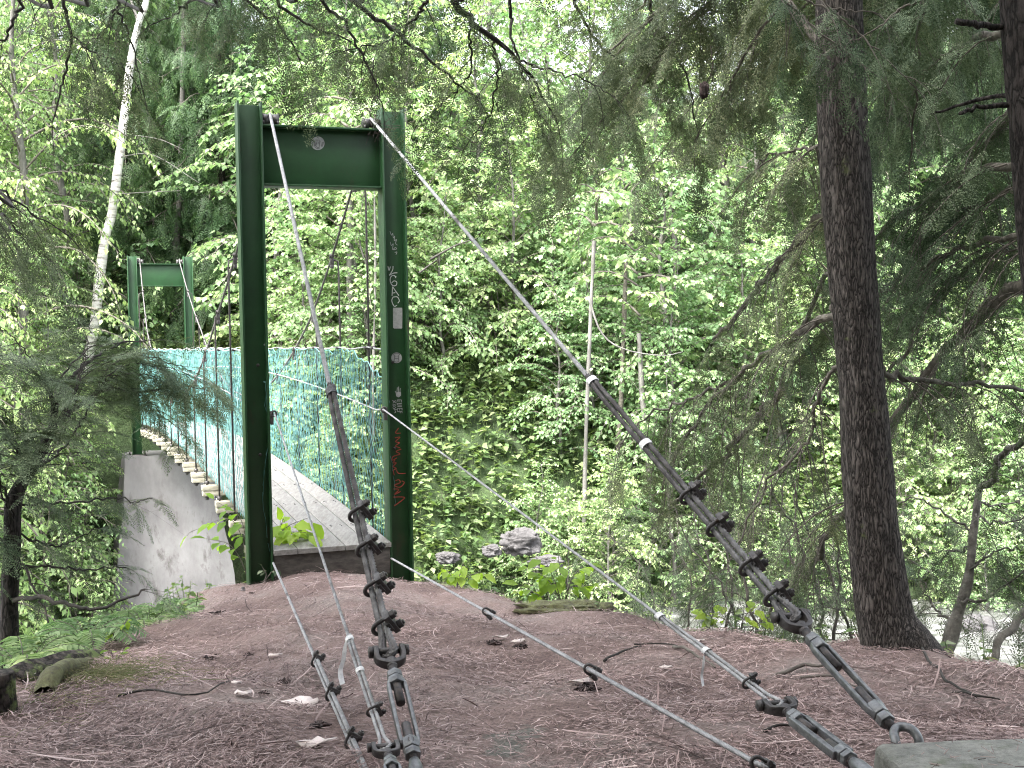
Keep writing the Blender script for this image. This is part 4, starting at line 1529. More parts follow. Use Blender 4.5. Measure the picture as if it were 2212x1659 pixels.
NEAR_FR = [frond_template(0.26, 0.0125, 0.024, 0.0175, 0.0078, k) for k in range(4)]
MID_FR = [frond_template(0.34, 0.016, 0.042, 0.021, 0.0085, 10 + k) for k in range(3)]
FAR_FR = [frond_template(0.55, 0.036, 0.075, 0.05, 0.021, 20 + k) for k in range(3)]


def frames_from(dirs, ups, size):
    X = dirs / (np.linalg.norm(dirs, axis=1)[:, None] + 1e-9)
    Y = np.cross(ups, X)
    Y /= (np.linalg.norm(Y, axis=1)[:, None] + 1e-9)
    Zz = np.cross(X, Y)
    return np.stack([X, Y, Zz], 2) * size[:, None, None]


class Bush:
    """wood and spray positions of one conifer"""

    def __init__(s, seed):
        s.r = np.random.RandomState(seed)
        s.wood = G()
        s.A, s.B, s.R = [], [], []
        s.o, s.d, s.u, s.sz = [], [], [], []

    def spray(s, o, d, u, sz):
        s.o.append(o)
        s.d.append(d)
        s.u.append(u)
        s.sz.append(sz)

    def side(s, p, d, l, r0, step, fsz, bare, droop):
        r = s.r
        K = 6
        pts = [p]
        q = p.copy()
        dd = nrm(d)
        for k in range(K):
            dd = nrm(dd + np.array([0, 0, -droop * 0.28]) + r.normal(0, 0.07, 3))
            q = q + dd * l / K
            pts.append(q)
        pts = np.array(pts)
        rad = np.linspace(r0, r0 * 0.35, K + 1)
        s.A.extend(pts[:-1])
        s.B.extend(pts[1:])
        s.R.extend(rad[:-1])
        n = max(2, int(l / step))
        for i in range(n):
            t = (i + r.uniform(0.2, 1.0)) / n
            x = min(t, 0.999) * K
            k = int(x)
            o = pts[k] * (1 - (x - k)) + pts[k + 1] * (x - k)
            dl = nrm(pts[k + 1] - pts[k])
            sg = 1 if i % 2 else -1
            h = nrm(np.cross(dl, Z) + 1e-6)
            dd2 = nrm(dl * 0.75 + h * sg * 0.7 + np.array([0, 0, -0.12 * droop]) + r.normal(0, 0.12, 3))
            if bare > 0 and r.rand() < bare:
                L2 = fsz * r.uniform(0.5, 1.3)
                m1 = o + dd2 * L2 * 0.5
                m2 = m1 + nrm(dd2 + [0, 0, -0.5 * droop]) * L2 * 0.5
                s.A.extend([o, m1])
                s.B.extend([m1, m2])
                s.R.extend([r0 * 0.4, r0 * 0.28])
                if r.rand() < 0.7:
                    m4 = m2 + nrm(dd2 + r.normal(0, 0.4, 3) + [0, 0, -0.6 * droop]) * L2 * 0.45
                    s.A.append(m2)
                    s.B.append(m4)
                    s.R.append(r0 * 0.24)
                if r.rand() < 0.8:
                    m3 = m1 + nrm(dd2 + r.normal(0, 0.5, 3)) * L2 * 0.4
                    s.A.append(m1)
                    s.B.append(m3)
                    s.R.append(r0 * 0.25)
                continue
            up = nrm(Z + r.normal(0, 0.28, 3))
            s.spray(o, dd2, up, fsz / 0.26 * r.uniform(0.7, 1.15) * (1 - 0.3 * t))
        if r.rand() > bare:
            s.spray(pts[-2], nrm(pts[-1] - pts[-2]), nrm(Z + r.normal(0, 0.25, 3)), fsz / 0.26)

    def bough(s, P, r0, r1, side=0.5, gap=0.13, step=0.075, fsz=0.24, bare=0.15, droop=0.8, start=0.12, g=None, n=26, wob_=0.012, sides=6, sr=0.0034):
        r = s.r
        Q = catmull(P, n)
        Q[1:-1] += r.normal(0, wob_, (n - 2, 3)) * 0.7
        (g if g is not None else s.wood).tube(Q, np.linspace(r0, r1, n), sides)
        L = np.concatenate([[0], np.cumsum(np.linalg.norm(np.diff(Q, axis=0), axis=1))])
        x = start * L[-1]
        sg = 1
        while x < L[-1]:
            p = np.array([np.interp(x, L, Q[:, k]) for k in range(3)])
            p2 = np.array([np.interp(min(x + 0.05, L[-1]), L, Q[:, k]) for k in range(3)])
            p1 = np.array([np.interp(x - 0.05, L, Q[:, k]) for k in range(3)])
            T = nrm(p2 - p1)
            h = nrm(np.cross(T, Z) + 1e-6)
            t = x / L[-1]
            a = R_(r.uniform(35, 75))
            d = T * math.cos(a) + h * sg * math.sin(a) + np.array([0, 0, r.normal(-0.15 * droop, 0.2)])
            l = side * r.uniform(0.5, 1.15) * (1 - 0.55 * t ** 2)
            s.side(p, d, l, sr * (1 - 0.4 * t), step, fsz * r.uniform(0.85, 1.1), bare, droop * r.uniform(0.6, 1.4))
            sg = -sg
            x += gap * r.uniform(0.6, 1.4)
        s.side(Q[-2], Q[-1] - Q[-2], side * 0.55, sr * 0.7, step, fsz, bare, droop)

    def leaves(s, tmpl, g=None):
        g = g or G()
        if not s.o:
            return g
        o, d, u, sz = np.array(s.o), np.array(s.d), np.array(s.u), np.array(s.sz)
        M3 = frames_from(d, u, sz)
        which = s.r.randint(0, len(tmpl), len(o))
        for k, (tv, tf) in enumerate(tmpl):
            m = which == k
            g.inst(tv, tf, M3[m], o[m])
        return g

    def twigs(s, g=None):
        g = g or G()
        return g.segs(np.array(s.A), np.array(s.B), np.array(s.R), 4) if s.A else g


def limb_part(t, P, r0, r1, mat, n=24, sides=9, wob_=0.01, seed=0):
    r = np.random.RandomState(seed)
    Q = catmull(P, n)
    Q[1:-1] += r.normal(0, wob_, (n - 2, 3))
    rad = np.linspace(r0, r1, n) * (1 + 0.10 * r.uniform(-1, 1, n))
    g = G().tube(Q, rad, sides)
    part('branch', g, mat, t, smooth=True)
    return Q


def trunk_mesh(P, rad, n=60, sides=40, amp=0.05, flare=None, seed=1):
    Q = catmull(P, n)
    rr = np.interp(np.linspace(0, 1, n), np.linspace(0, 1, len(rad)), rad)
    T, A, B = frames(Q)
    ph = np.arange(sides) * 2 * PI / sides
    V = []
    for k in range(n):
        r = rr[k] * (1 + amp * np.array([math.sin(3 * a + 0.7 * seed + k * 0.03) * 0.5 + math.sin(7 * a + k * 0.11) * 0.3 + math.sin(12 * a - k * 0.2) * 0.2 for a in ph]))
        ring = np.cos(ph)[:, None] * A[k] + np.sin(ph)[:, None] * B[k]
        if flare is not None:
            f, lobes = flare
            w = f[k] if k < len(f) else 0
            m = np.zeros(sides)
            for (dirx, wid, s_) in lobes:
                c = ring @ nrm(np.array(dirx))
                m += s_ * np.clip((c - 1 + wid) / wid, 0, 1) ** 1.5
            r = r * (1 + w * m)
        p = Q[k] + ring * r[:, None]
        V.append(p + ring * (0.006 * n3(p * np.array([5, 5, 1.6])))[:, None])
    V = np.vstack(V)
    g = G()
    i, j = np.meshgrid(np.arange(n - 1), np.arange(sides), indexing='ij')
    a = (i * sides + j).ravel()
    b = (i * sides + (j + 1) % sides).ravel()
    g.add(V, np.stack([a, b, b + sides, a + sides], 1))
    return g


# ---------------------------------------------------------------- the big hemlock on the right
B0 = at(1935, 1402, 4.9)
B0[2] = gz(B0[0], B0[1])
tb = thing('hemlock_tree', 'big straight hemlock trunk with furrowed bark standing at the right edge of the clearing', 'tree', B0, 0)
D_ = 4.9
TP = tr((1812, -420, D_), (1812, -80, D_), (1816, 150, D_), (1834, 500, D_), (1859, 800, D_), (1884, 1100, D_), (1903, 1250, D_), (1917, 1340, D_), (1935, 1400, D_), (1950, 1480, D_))
k_ = D_ / FPX
fl = np.concatenate([np.zeros(44), np.linspace(0, 1, 16) ** 1.8])
TPX = np.vstack([[TP[0] + np.array([0.05, 0, 5.5])], [TP[0] + Z * 1.5], TP])
part('trunk', trunk_mesh(TPX, np.array([15, 40, 47, 50, 51, 51, 51, 53, 56, 62, 72, 84]) * k_, 90, 56, 0.05,
                         (np.concatenate([np.zeros(70), np.linspace(0, 1, 20) ** 1.6]), [((1, -0.35, 0), 0.45, 0.75), ((-1, -0.2, 0), 0.4, 0.3), ((0.2, -1, 0), 0.35, 0.25)])),
     M['bark'], tb, smooth=True)
bt = Bush(3)
BIG = [([(1800, 665, 5.2), (1797, 680, 5.3), (1742, 710, 5.6), (1692, 740, 5.8), (1642, 776, 5.9), (1602, 806, 6.0), (1542, 863, 6.1), (1508, 910, 6.2), (1470, 960, 6.3), (1430, 1060, 6.3)], 0.021, 0.006, 0.6, 0.45),
       ([(1602, 803, 6.0), (1525, 846, 6.1), (1475, 870, 6.2), (1400, 900, 6.3), (1340, 960, 6.3)], 0.009, 0.004, 0.5, 0.4),
       ([(1830, 440, 5.2), (1780, 470, 5.5), (1720, 530, 5.8), (1688, 560, 6.0), (1655, 603, 6.1), (1635, 633, 6.15), (1575, 696, 6.25), (1542, 733, 6.3)], 0.024, 0.012, 0.55, 0.35),
       ([(1815, 790, 5.1), (1802, 800, 5.2), (1765, 853, 5.3), (1758, 910, 5.4), (1735, 966, 5.45), (1675, 1026, 5.5), (1625, 1103, 5.55), (1580, 1190, 5.5)], 0.011, 0.004, 0.55, 0.8),
       ([(1690, 840, 6.0), (1658, 876, 6.1), (1632, 906, 6.15), (1598, 946, 6.2), (1568, 983, 6.3), (1525, 1020, 6.35), (1495, 1053, 6.4), (1450, 1090, 6.4)], 0.019, 0.009, 0.5, 0.6),
       ([(1900, 805, 5.05), (1925, 811, 5.1), (1992, 820, 5.2), (2058, 830, 5.3), (2142, 833, 5.4), (2260, 850, 5.5)], 0.014, 0.008, 0.5, 0.6),
       ([(1770, 323, 5.3), (1740, 325, 5.4), (1690, 330, 5.6), (1640, 345, 5.8)], 0.009, 0.003, 0.5, 0.2),
       ([(1868, 1060, 5.1), (1820, 1110, 5.6), (1792, 1152, 5.9), (1755, 1228, 6.1), (1700, 1274, 6.2), (1640, 1340, 6.3)], 0.022, 0.008, 0.5, 0.7)]
for i, (pts, r0, r1, sd, bare) in enumerate(BIG):
    P = tr(*pts)
    Q = limb_part(tb, P, r0, r1, M['limb'], seed=i)
    bt.bough(P, r0 * 0.3, r1 * 0.5, sd * 1.1, 0.058, 0.075, 0.2, bare, 1.2, 0.08, g=G(), sr=0.0042)
# boughs of its crown: hanging down into the top of the view and roofing the clearing
rb = np.random.RandomState(21)
HANG = [(1480, 1250), (1560, 1330), (1640, 1420), (1700, 1500), (1760, 1580), (1830, 1700), (1880, 1790), (1560, 1230), (1680, 1380), (1790, 1620), (1720, 1560), (1400, 1290), (1900, 1720), (1450, 1180)]
for i, (x0, x1) in enumerate(HANG):
    y1 = rb.uniform(150, 420)
    d1 = rb.uniform(5.6, 7.0)
    P = np.array([TP[1] + Z * rb.uniform(-0.5, 0.6), at(x0 + 40, -140, (d1 + D_) / 2), at(x0, -20, d1 - 0.2), at((x0 + x1) / 2, y1 * 0.45, d1), at(x1, y1, d1 + 0.15)])
    bt.bough(P, 0.016, 0.003, 0.55, 0.12, 0.07, 0.25, 0.12, 1.0, 0.35)
for i in range(9):
    a = rb.uniform(-2.6, 2.4)
    L = rb.uniform(2.0, 4.0)
    z0 = rb.uniform(4.3, 7.5)
    o = np.array([TP[1][0], TP[1][1], z0])
    tip = o + np.array([math.cos(a) * L, -abs(math.sin(a)) * L * 0.9 if rb.rand() < 0.75 else math.sin(a) * L, rb.uniform(-0.5, 0.1)])
    lim = 1.6 + 0.30 * max(tip[1], 0.5) + 0.35
    tip[2] = max(tip[2], lim + 0.1)
    mid = (o + tip) / 2 + Z * 0.45
    bt.bough(np.array([o, mid, tip]), 0.02, 0.004, 0.7, 0.17, 0.11, 0.32, 0.05, 0.5, 0.12)
part('crown', bt.leaves(NEAR_FR), M['needle'], tb)
part('twigs', bt.twigs(bt.wood), M['twig'], tb)

# ---------------------------------------------------------------- dark hemlock at the right edge, nearer
d4 = 4.35
tq = np.array([(2209, -300, d4), (2211, 0, d4), (2216, 150, d4), (2228, 300, d4), (2250, 500, d4), (2268, 650, d4), (2300, 900, d4), (2330, 1200, d4), (2350, 1480, d4), (2356, 1620, d4)])
TQ = tr(*tq)
te = thing('hemlock_tree', 'dark hemlock trunk with broken branch stubs cut off by the right edge of the view', 'tree', (TQ[-1][0], TQ[-1][1], gz(TQ[-1][0], TQ[-1][1])), 0)
ke = d4 / FPX
TQX = np.vstack([[TQ[0] + Z * 5.0], [TQ[0] + Z * 1.5], TQ])
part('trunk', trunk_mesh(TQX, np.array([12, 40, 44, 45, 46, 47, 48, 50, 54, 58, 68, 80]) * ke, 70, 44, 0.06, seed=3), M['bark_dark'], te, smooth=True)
be = Bush(7)
EDGE = [([(2205, 50, 4.35), (2165, 60, 4.35), (2115, 53, 4.3), (2066, 46, 4.28)], 0.0135, 0.011, None, 0),
        ([(2215, 195, 4.35), (2185, 207, 4.4), (2120, 212, 4.5), (2060, 232, 4.55), (2010, 246, 4.6)], 0.011, 0.004, None, 0),
        ([(2220, 222, 4.35), (2180, 226, 4.35), (2120, 232, 4.35), (2073, 245, 4.33)], 0.012, 0.007, None, 0),
        ([(2215, 60, 4.4), (2158, 70, 4.8), (2092, 100, 5.3), (2008, 153, 5.7), (1958, 200, 5.9), (1908, 258, 6.0), (1872, 305, 6.1)], 0.02, 0.014, 0.55, 0.15),
        ([(2220, 180, 4.45), (2182, 250, 5.0), (2160, 287, 5.3), (2125, 325, 5.6), (2088, 362, 5.8), (2030, 430, 6.0)], 0.028, 0.010, 0.55, 0.2),
        ([(2240, 345, 4.4), (2195, 353, 4.8), (2108, 370, 5.4), (2042, 402, 5.7), (1975, 450, 5.9), (1925, 484, 6.0), (1880, 525, 6.1), (1790, 600, 6.2), (1715, 746, 6.3)], 0.021, 0.012, 0.6, 0.3),
        ([(2250, 385, 4.5), (2198, 408, 5.0), (2108, 447, 5.6), (2042, 493, 5.9), (1975, 552, 6.0), (1900, 640, 6.2)], 0.015, 0.008, 0.6, 0.35),
        ([(2260, 508, 4.45), (2202, 514, 4.9), (2108, 527, 5.4), (2058, 549, 5.6), (1975, 590, 5.8), (1902, 632, 5.95), (1798, 700, 6.2), (1700, 800, 6.4)], 0.015, 0.008, 0.6, 0.45),
        ([(2265, 530, 4.5), (2190, 540, 5.4), (2125, 555, 5.6), (2058, 613, 5.8), (2015, 653, 5.85), (1975, 697, 5.9), (1958, 753, 5.95), (1918, 805, 6.0)], 0.013, 0.009, 0.55, 0.7),
        ([(2290, 600, 4.5), (2212, 622, 5.0), (2168, 634, 5.2), (2125, 680, 5.4), (2058, 740, 5.6), (2008, 806, 5.7), (1968, 863, 5.8), (1928, 925, 5.9), (1870, 1010, 6.0)], 0.029, 0.022, 0.55, 0.6)]
for i, (pts, r0, r1, sd, bare) in enumerate(EDGE):
    P = tr(*pts)
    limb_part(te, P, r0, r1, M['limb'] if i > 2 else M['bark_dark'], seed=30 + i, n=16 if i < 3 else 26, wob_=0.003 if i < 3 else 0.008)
    if sd:
        be.bough(P, r0 * 0.3, r1 * 0.4, sd * 1.1, 0.06, 0.075, 0.22, bare, 1.1, 0.18, g=G(), sr=0.0042)
CROSS = [([(1600, -60, 4.5), (1690, 0, 4.5), (1760, 60, 4.5), (1850, 130, 4.5), (1930, 200, 4.5), (1960, 235, 4.5)], 0.006, 0.5),
         ([(1740, -40, 4.4), (1800, 25, 4.4), (1880, 95, 4.4), (1980, 190, 4.4)], 0.006, 0.3),
         ([(2010, -60, 4.4), (1950, 20, 4.45), (1880, 70, 4.5), (1800, 100, 4.5)], 0.006, 0.1),
         ([(1640, -80, 4.6), (1720, -10, 4.6), (1800, 20, 4.6), (1900, 30, 4.6)], 0.006, 0.1)]
for pts, r0, bare in CROSS:
    be.bough(np.vstack([[TQ[0] + Z * 0.5], tr(*pts)]) if pts[0][0] > 1900 else tr(*pts), r0, 0.0018, 0.35, 0.11, 0.07, 0.2, bare, 0.9, 0.1, wob_=0.006)
HANG2 = [(2120, 1960), (2190, 2030), (2060, 1900), (2000, 1960), (2150, 2100), (1980, 1850), (2210, 2120), (1930, 1990), (2080, 1850), (2020, 1780)]
for i, (x0, x1) in enumerate(HANG2):
    y1 = rb.uniform(120, 460)
    d1 = rb.uniform(5.2, 7.2)
    P = np.array([TQ[0] + Z * rb.uniform(-0.4, 0.8), at(x0 + 30, -160, (d1 + d4) / 2), at(x0, -30, d1 - 0.2), at((x0 + x1) / 2, y1 * 0.45, d1), at(x1, y1, d1 + 0.2)])
    be.bough(P, 0.014, 0.003, 0.55, 0.12, 0.07, 0.25, 0.15, 1.0, 0.4)
for i in range(5):
    a = rb.uniform(1.6, 5.4)
    L = rb.uniform(1.8, 3.6)
    o = np.array([TQ[0][0], TQ[0][1], rb.uniform(4.2, 7.0)])
    tip = o + np.array([math.cos(a) * L, math.sin(a) * L, rb.uniform(-0.4, 0.1)])
    tip[2] = max(tip[2], 1.6 + 0.3 * max(tip[1], 0.5) + 0.4)
    be.bough(np.array([o, (o + tip) / 2 + Z * 0.4, tip]), 0.02, 0.004, 0.7, 0.17, 0.11, 0.32, 0.05, 0.5, 0.12)
part('crown', be.leaves(NEAR_FR), M['needle'], te)
part('twigs', be.twigs(be.wood), M['twig'], te)

# ---------------------------------------------------------------- slender leaning hemlock beyond the right slope
bs = Bush(9)
LP = tr((2115, 1060, 6.6), (2103, 1152, 6.5), (2090, 1259, 6.4), (2062, 1350, 6.3), (2042, 1430, 6.2), (2034, 1520, 6.1))
ts = thing('hemlock_sapling', 'slender leaning hemlock stem rising behind the needle slope right of the big trunk', 'tree', LP[-1], 0)
part('trunk', trunk_mesh(LP, np.array([0.02, 0.025, 0.03, 0.034, 0.036, 0.04]), 30, 20, 0.06, seed=5), M['limb'], ts, smooth=True)
SL = [([(2115, 1060, 6.6), (2138, 1040, 6.5), (2165, 986, 6.3), (2212, 946, 6.1), (2290, 900, 5.9)], 0.019, 0.016, 0.5, 0.7),
      ([(2103, 1150, 6.5), (2040, 1110, 6.6), (1985, 1075, 6.7), (1930, 1090, 6.8)], 0.008, 0.003, 0.6, 0.3),
      ([(2095, 1230, 6.4), (2150, 1190, 6.4), (2230, 1180, 6.4)], 0.008, 0.003, 0.6, 0.3),
      ([(2100, 1180, 6.5), (2040, 1200, 6.7), (1980, 1260, 6.8)], 0.007, 0.003, 0.55, 0.4),
      ([(2280, 1270, 6.2), (2212, 1329, 6.1), (2165, 1381, 6.0), (2143, 1433, 5.95), (2118, 1466, 5.9)], 0.022, 0.018, 0.5, 0.85),
      ([(2075, 1300, 6.3), (2130, 1290, 6.3), (2200, 1240, 6.3), (2270, 1180, 6.3)], 0.009, 0.004, 0.5, 0.5),
      ([(2060, 1350, 6.3), (2010, 1300, 6.5), (1985, 1220, 6.6)], 0.008, 0.003, 0.5, 0.4),
      ([(2112, 1080, 6.6), (2160, 1090, 6.7), (2240, 1060, 6.8)], 0.007, 0.003, 0.6, 0.3),
      ([(2108, 1110, 6.5), (2150, 1130, 6.4), (2225, 1110, 6.3)], 0.007, 0.003, 0.6, 0.25)]
for i, (pts, r0, r1, sd, bare) in enumerate(SL):
    P = tr(*pts)
    limb_part(ts, P, r0, r1, M['limb'], seed=60 + i, n=18)
    bs.bough(P, r0 * 0.3, r1 * 0.4, sd, 0.09, 0.075, 0.24, bare, 1.0, 0.1, g=G(), sr=0.0032)
part('crown', bs.leaves(NEAR_FR), M['needle'], ts)
part('twigs', bs.twigs(bs.wood), M['twig'], ts)

# low bare brush between the clearing and the big trunk
bb = Bush(12)
BP = [([(1690, 1420, 6.6), (1700, 1330, 6.6), (1740, 1240, 6.6), (1800, 1120, 6.7)], 0.013), ([(1560, 1400, 7.2), (1580, 1280, 7.2), (1560, 1150, 7.3), (1520, 1040, 7.4)], 0.01),
      ([(1780, 1400, 6.4), (1770, 1280, 6.5), (1720, 1150, 6.5), (1660, 1050, 6.6)], 0.01), ([(1480, 1380, 7.6), (1490, 1260, 7.6), (1450, 1150, 7.7), (1400, 1080, 7.8)], 0.008),
      ([(1640, 1400, 6.8), (1610, 1250, 6.9), (1630, 1100, 7.0), (1670, 950, 7.1)], 0.01), ([(1800, 1390, 6.2), (1815, 1250, 6.3), (1795, 1100, 6.3), (1750, 980, 6.4)], 0.009)]
BP += [([(1740, 1400, 6.9), (1730, 1280, 6.9), (1690, 1140, 7.0), (1700, 1000, 7.0)], 0.008), ([(1530, 1380, 7.4), (1540, 1240, 7.4), (1500, 1120, 7.5), (1560, 980, 7.6)], 0.007),
       ([(1840, 1380, 6.0), (1790, 1230, 6.1), (1720, 1090, 6.2), (1700, 930, 6.2)], 0.009), ([(1600, 1390, 7.0), (1560, 1260, 7.0), (1480, 1160, 7.1), (1430, 1000, 7.2)], 0.007),
       ([(1420, 1370, 8.0), (1400, 1250, 8.0), (1350, 1190, 8.0), (1310, 1150, 8.1)], 0.006)]
P0 = at(1690, 1440, 6.6)
tbr = thing('hemlock_brush', 'half bare young hemlock brush crowding behind the ridge left of the big trunk', 'young tree', P0, 0)
for i, (pts, r0) in enumerate(BP):
    P = tr(*pts)
    limb_part(tbr, P, r0, r0 * 0.4, M['twig'], seed=90 + i, n=16, sides=6)
    bb.bough(P, r0 * 0.3, 0.002, 0.75, 0.085, 0.085, 0.22, 0.55, 1.3, 0.05, g=G(), sr=0.0036)
part('crown', bb.leaves(NEAR_FR), M['needle'], tbr)
part('twigs', bb.twigs(bb.wood), M['twig'], tbr)

# ---------------------------------------------------------------- overhanging hemlock: trunk left of the view, boughs across the top
OT = np.array([-2.9, 2.6, 0.0])
OT[2] = gz(OT[0], OT[1])
to = thing('hemlock_tree', 'hemlock whose dark boughs hang across the top of the view above the near tower', 'tree', OT, 0)
part('trunk', trunk_mesh(np.array([OT + Z * 9, OT + Z * 6 + [0.05, 0, 0], OT + Z * 3, OT + Z * 1 - [0.03, 0, 0], OT - Z * 0.3]), np.array([0.05, 0.11, 0.15, 0.17, 0.24]), 60, 40, 0.06, seed=8), M['bark'], to, smooth=True)
bo = Bush(15)
src = lambda z: np.array([OT[0], OT[1], z])
OV = [([src(6.2), at(840, -230, 4.6), at(977, -5, 5.2), at(1020, 43, 5.3), at(1070, 87, 5.4), at(1120, 133, 5.5), at(1164, 190, 5.6), at(1204, 267, 5.7)], 0.022, 0.004, 0.45, 0.16, 0.12),
      ([at(1014, 43, 5.3), at(1017, 100, 5.35), at(1014, 160, 5.4), at(970, 210, 5.45), at(905, 262, 5.5)], 0.007, 0.002, 0.4, 0.13, 0.1),
      ([at(1120, 133, 5.5), at(1180, 150, 5.55), at(1260, 170, 5.6), at(1330, 210, 5.6)], 0.006, 0.002, 0.45, 0.10, 0.05),
      ([at(1120, 133, 5.5), at(1150, 220, 5.6), at(1180, 300, 5.7)], 0.006, 0.002, 0.4, 0.11, 0.1),
      ([at(1070, 87, 5.4), at(1072, 170, 5.45), at(1050, 260, 5.5), at(1000, 320, 5.55)], 0.006, 0.002, 0.4, 0.11, 0.1),
      ([src(6.6), at(1060, -260, 4.9), at(1100, 0, 5.6), at(1104, 67, 5.65), at(1122, 135, 5.65)], 0.014, 0.004, 0.35, 0.2, 0.3),
      ([src(5.8), at(640, -200, 4.6), at(764, 0, 5.2), at(837, 53, 5.3), at(904, 107, 5.35), at(980, 173, 5.4), at(1040, 215, 5.45)], 0.016, 0.003, 0.45, 0.15, 0.35),
      ([at(924, 0, 5.1), at(900, 35, 5.15), at(877, 60, 5.2), at(867, 80, 5.2)], 0.008, 0.003, 0.35, 0.1, 0.3),
      ([at(867, 75, 5.2), at(820, 95, 5.2), at(740, 110, 5.2), at(680, 120, 5.2)], 0.004, 0.002, 0.35, 0.1, 0.35),
      ([src(5.5), at(600, -200, 4.6), at(690, 0, 5.1), at(737, 43, 5.15), at(777, 110, 5.2), at(810, 180, 5.2), at(829, 236, 5.2)], 0.012, 0.0018, 0.3, 0.2, 0.75),
      ([src(5.6), at(520, -200, 4.4), at(600, 0, 5.0), at(680, 60, 5.1), at(760, 90, 5.2)], 0.012, 0.003, 0.45, 0.13, 0.1),
      ([src(5.4), at(420, -200, 4.4), at(510, -20, 5.0), at(600, 50, 5.1), at(650, 130, 5.2)], 0.012, 0.003, 0.4, 0.15, 0.15),
      ([src(5.0), at(90, -160, 4.2), at(133, 0, 4.8), at(152, 67, 4.85), at(143, 150, 4.9), at(127, 200, 4.9), at(113, 285, 4.9)], 0.011, 0.0022, 0.25, 0.35, 0.9),
      ([at(153, 73, 4.85), at(200, 113, 4.9), at(235, 127, 4.95), at(290, 170, 5.0)], 0.004, 0.0015, 0.4, 0.12, 0.15),
      ([src(5.2), at(190, -160, 4.2), at(253, 0, 4.9), at(254, 22, 4.9), at(277, 67, 4.95), at(290, 117, 5.0), at(310, 200, 5.0)], 0.01, 0.0018, 0.35, 0.17, 0.35),
      ([at(250, 20, 4.9), at(235, 50, 4.9), at(216, 75, 4.9), at(170, 110, 4.9)], 0.005, 0.0018, 0.35, 0.12, 0.2),
      ([src(4.8), at(20, -140, 4.0), at(43, 0, 4.5), at(27, 50, 4.5), at(0, 90, 4.5), at(-40, 140, 4.5)], 0.01, 0.003, 0.3, 0.25, 0.6),
      ([src(5.3), at(360, -160, 4.4), at(407, 0, 5.0), at(390, 20, 5.0), at(370, 35, 5.0), at(330, 50, 5.0)], 0.009, 0.002, 0.3, 0.2, 0.5),
      ([src(3.7), at(-80, 360, 4.3), at(0, 410, 4.8), at(40, 440, 4.9), at(80, 468, 5.0), at(150, 510, 5.1)], 0.008, 0.002, 0.5, 0.11, 0.2),
      ([src(3.5), at(-80, 420, 4.2), at(0, 462, 4.7), at(50, 510, 4.8), at(110, 560, 4.9)], 0.008, 0.002, 0.5, 0.11, 0.25),
      ([src(6.4), at(1200, -260, 5.0), at(1240, -20, 5.8), at(1270, 60, 6.0), at(1330, 130, 6.1), at(1420, 190, 6.2)], 0.014, 0.003, 0.5, 0.12, 0.1),
      ([src(6.6), at(1380, -260, 5.2), at(1400, -20, 6.0), at(1420, 60, 6.1), at(1480, 160, 6.2), at(1500, 260, 6.2)], 0.014, 0.003, 0.5, 0.12, 0.1)]
for i, (pts, r0, r1, sd, gap, bare) in enumerate(OV):
    bo.bough(np.array(pts), r0, r1, sd, gap, 0.07, 0.2, bare, 1.1, 0.62 if len(pts) > 4 and pts[0][0] == OT[0] else 0.08, wob_=0.008)
for i in range(14):
    a = rb.uniform(-1.9, 1.7)
    L = rb.uniform(1.8, 4.6)
    o = src(rb.uniform(4.0, 8.0))
    tip = o + np.array([math.cos(a) * L, math.sin(a) * L, rb.uniform(-0.6, 0.0)])
    tip[2] = max(tip[2], 1.6 + 0.3 * max(tip[1], 0.5) + 0.45)
    bo.bough(np.array([o, (o + tip) / 2 + Z * 0.45, tip]), 0.02, 0.004, 0.75, 0.17, 0.11, 0.34, 0.04, 0.5, 0.12)
part('crown', bo.leaves(NEAR_FR), M['needle'], to)
part('twigs', bo.twigs(bo.wood), M['twig_dark'], to)

# black cone-like scrap hanging from a thread of twig
g = rock(G(), at(1520, 195, 4.9), (0.016, 0.016, 0.026), 2.2, 0.3, 14)
g.tube(tr((1535, 100, 4.9), (1540, 150, 4.9), (1524, 182, 4.9)), 0.0014, 5)
solo('hanging_leaf', g, M['scrap'], 'black withered leaf clump hanging from a thin twig among the hemlock boughs', 'withered leaf')

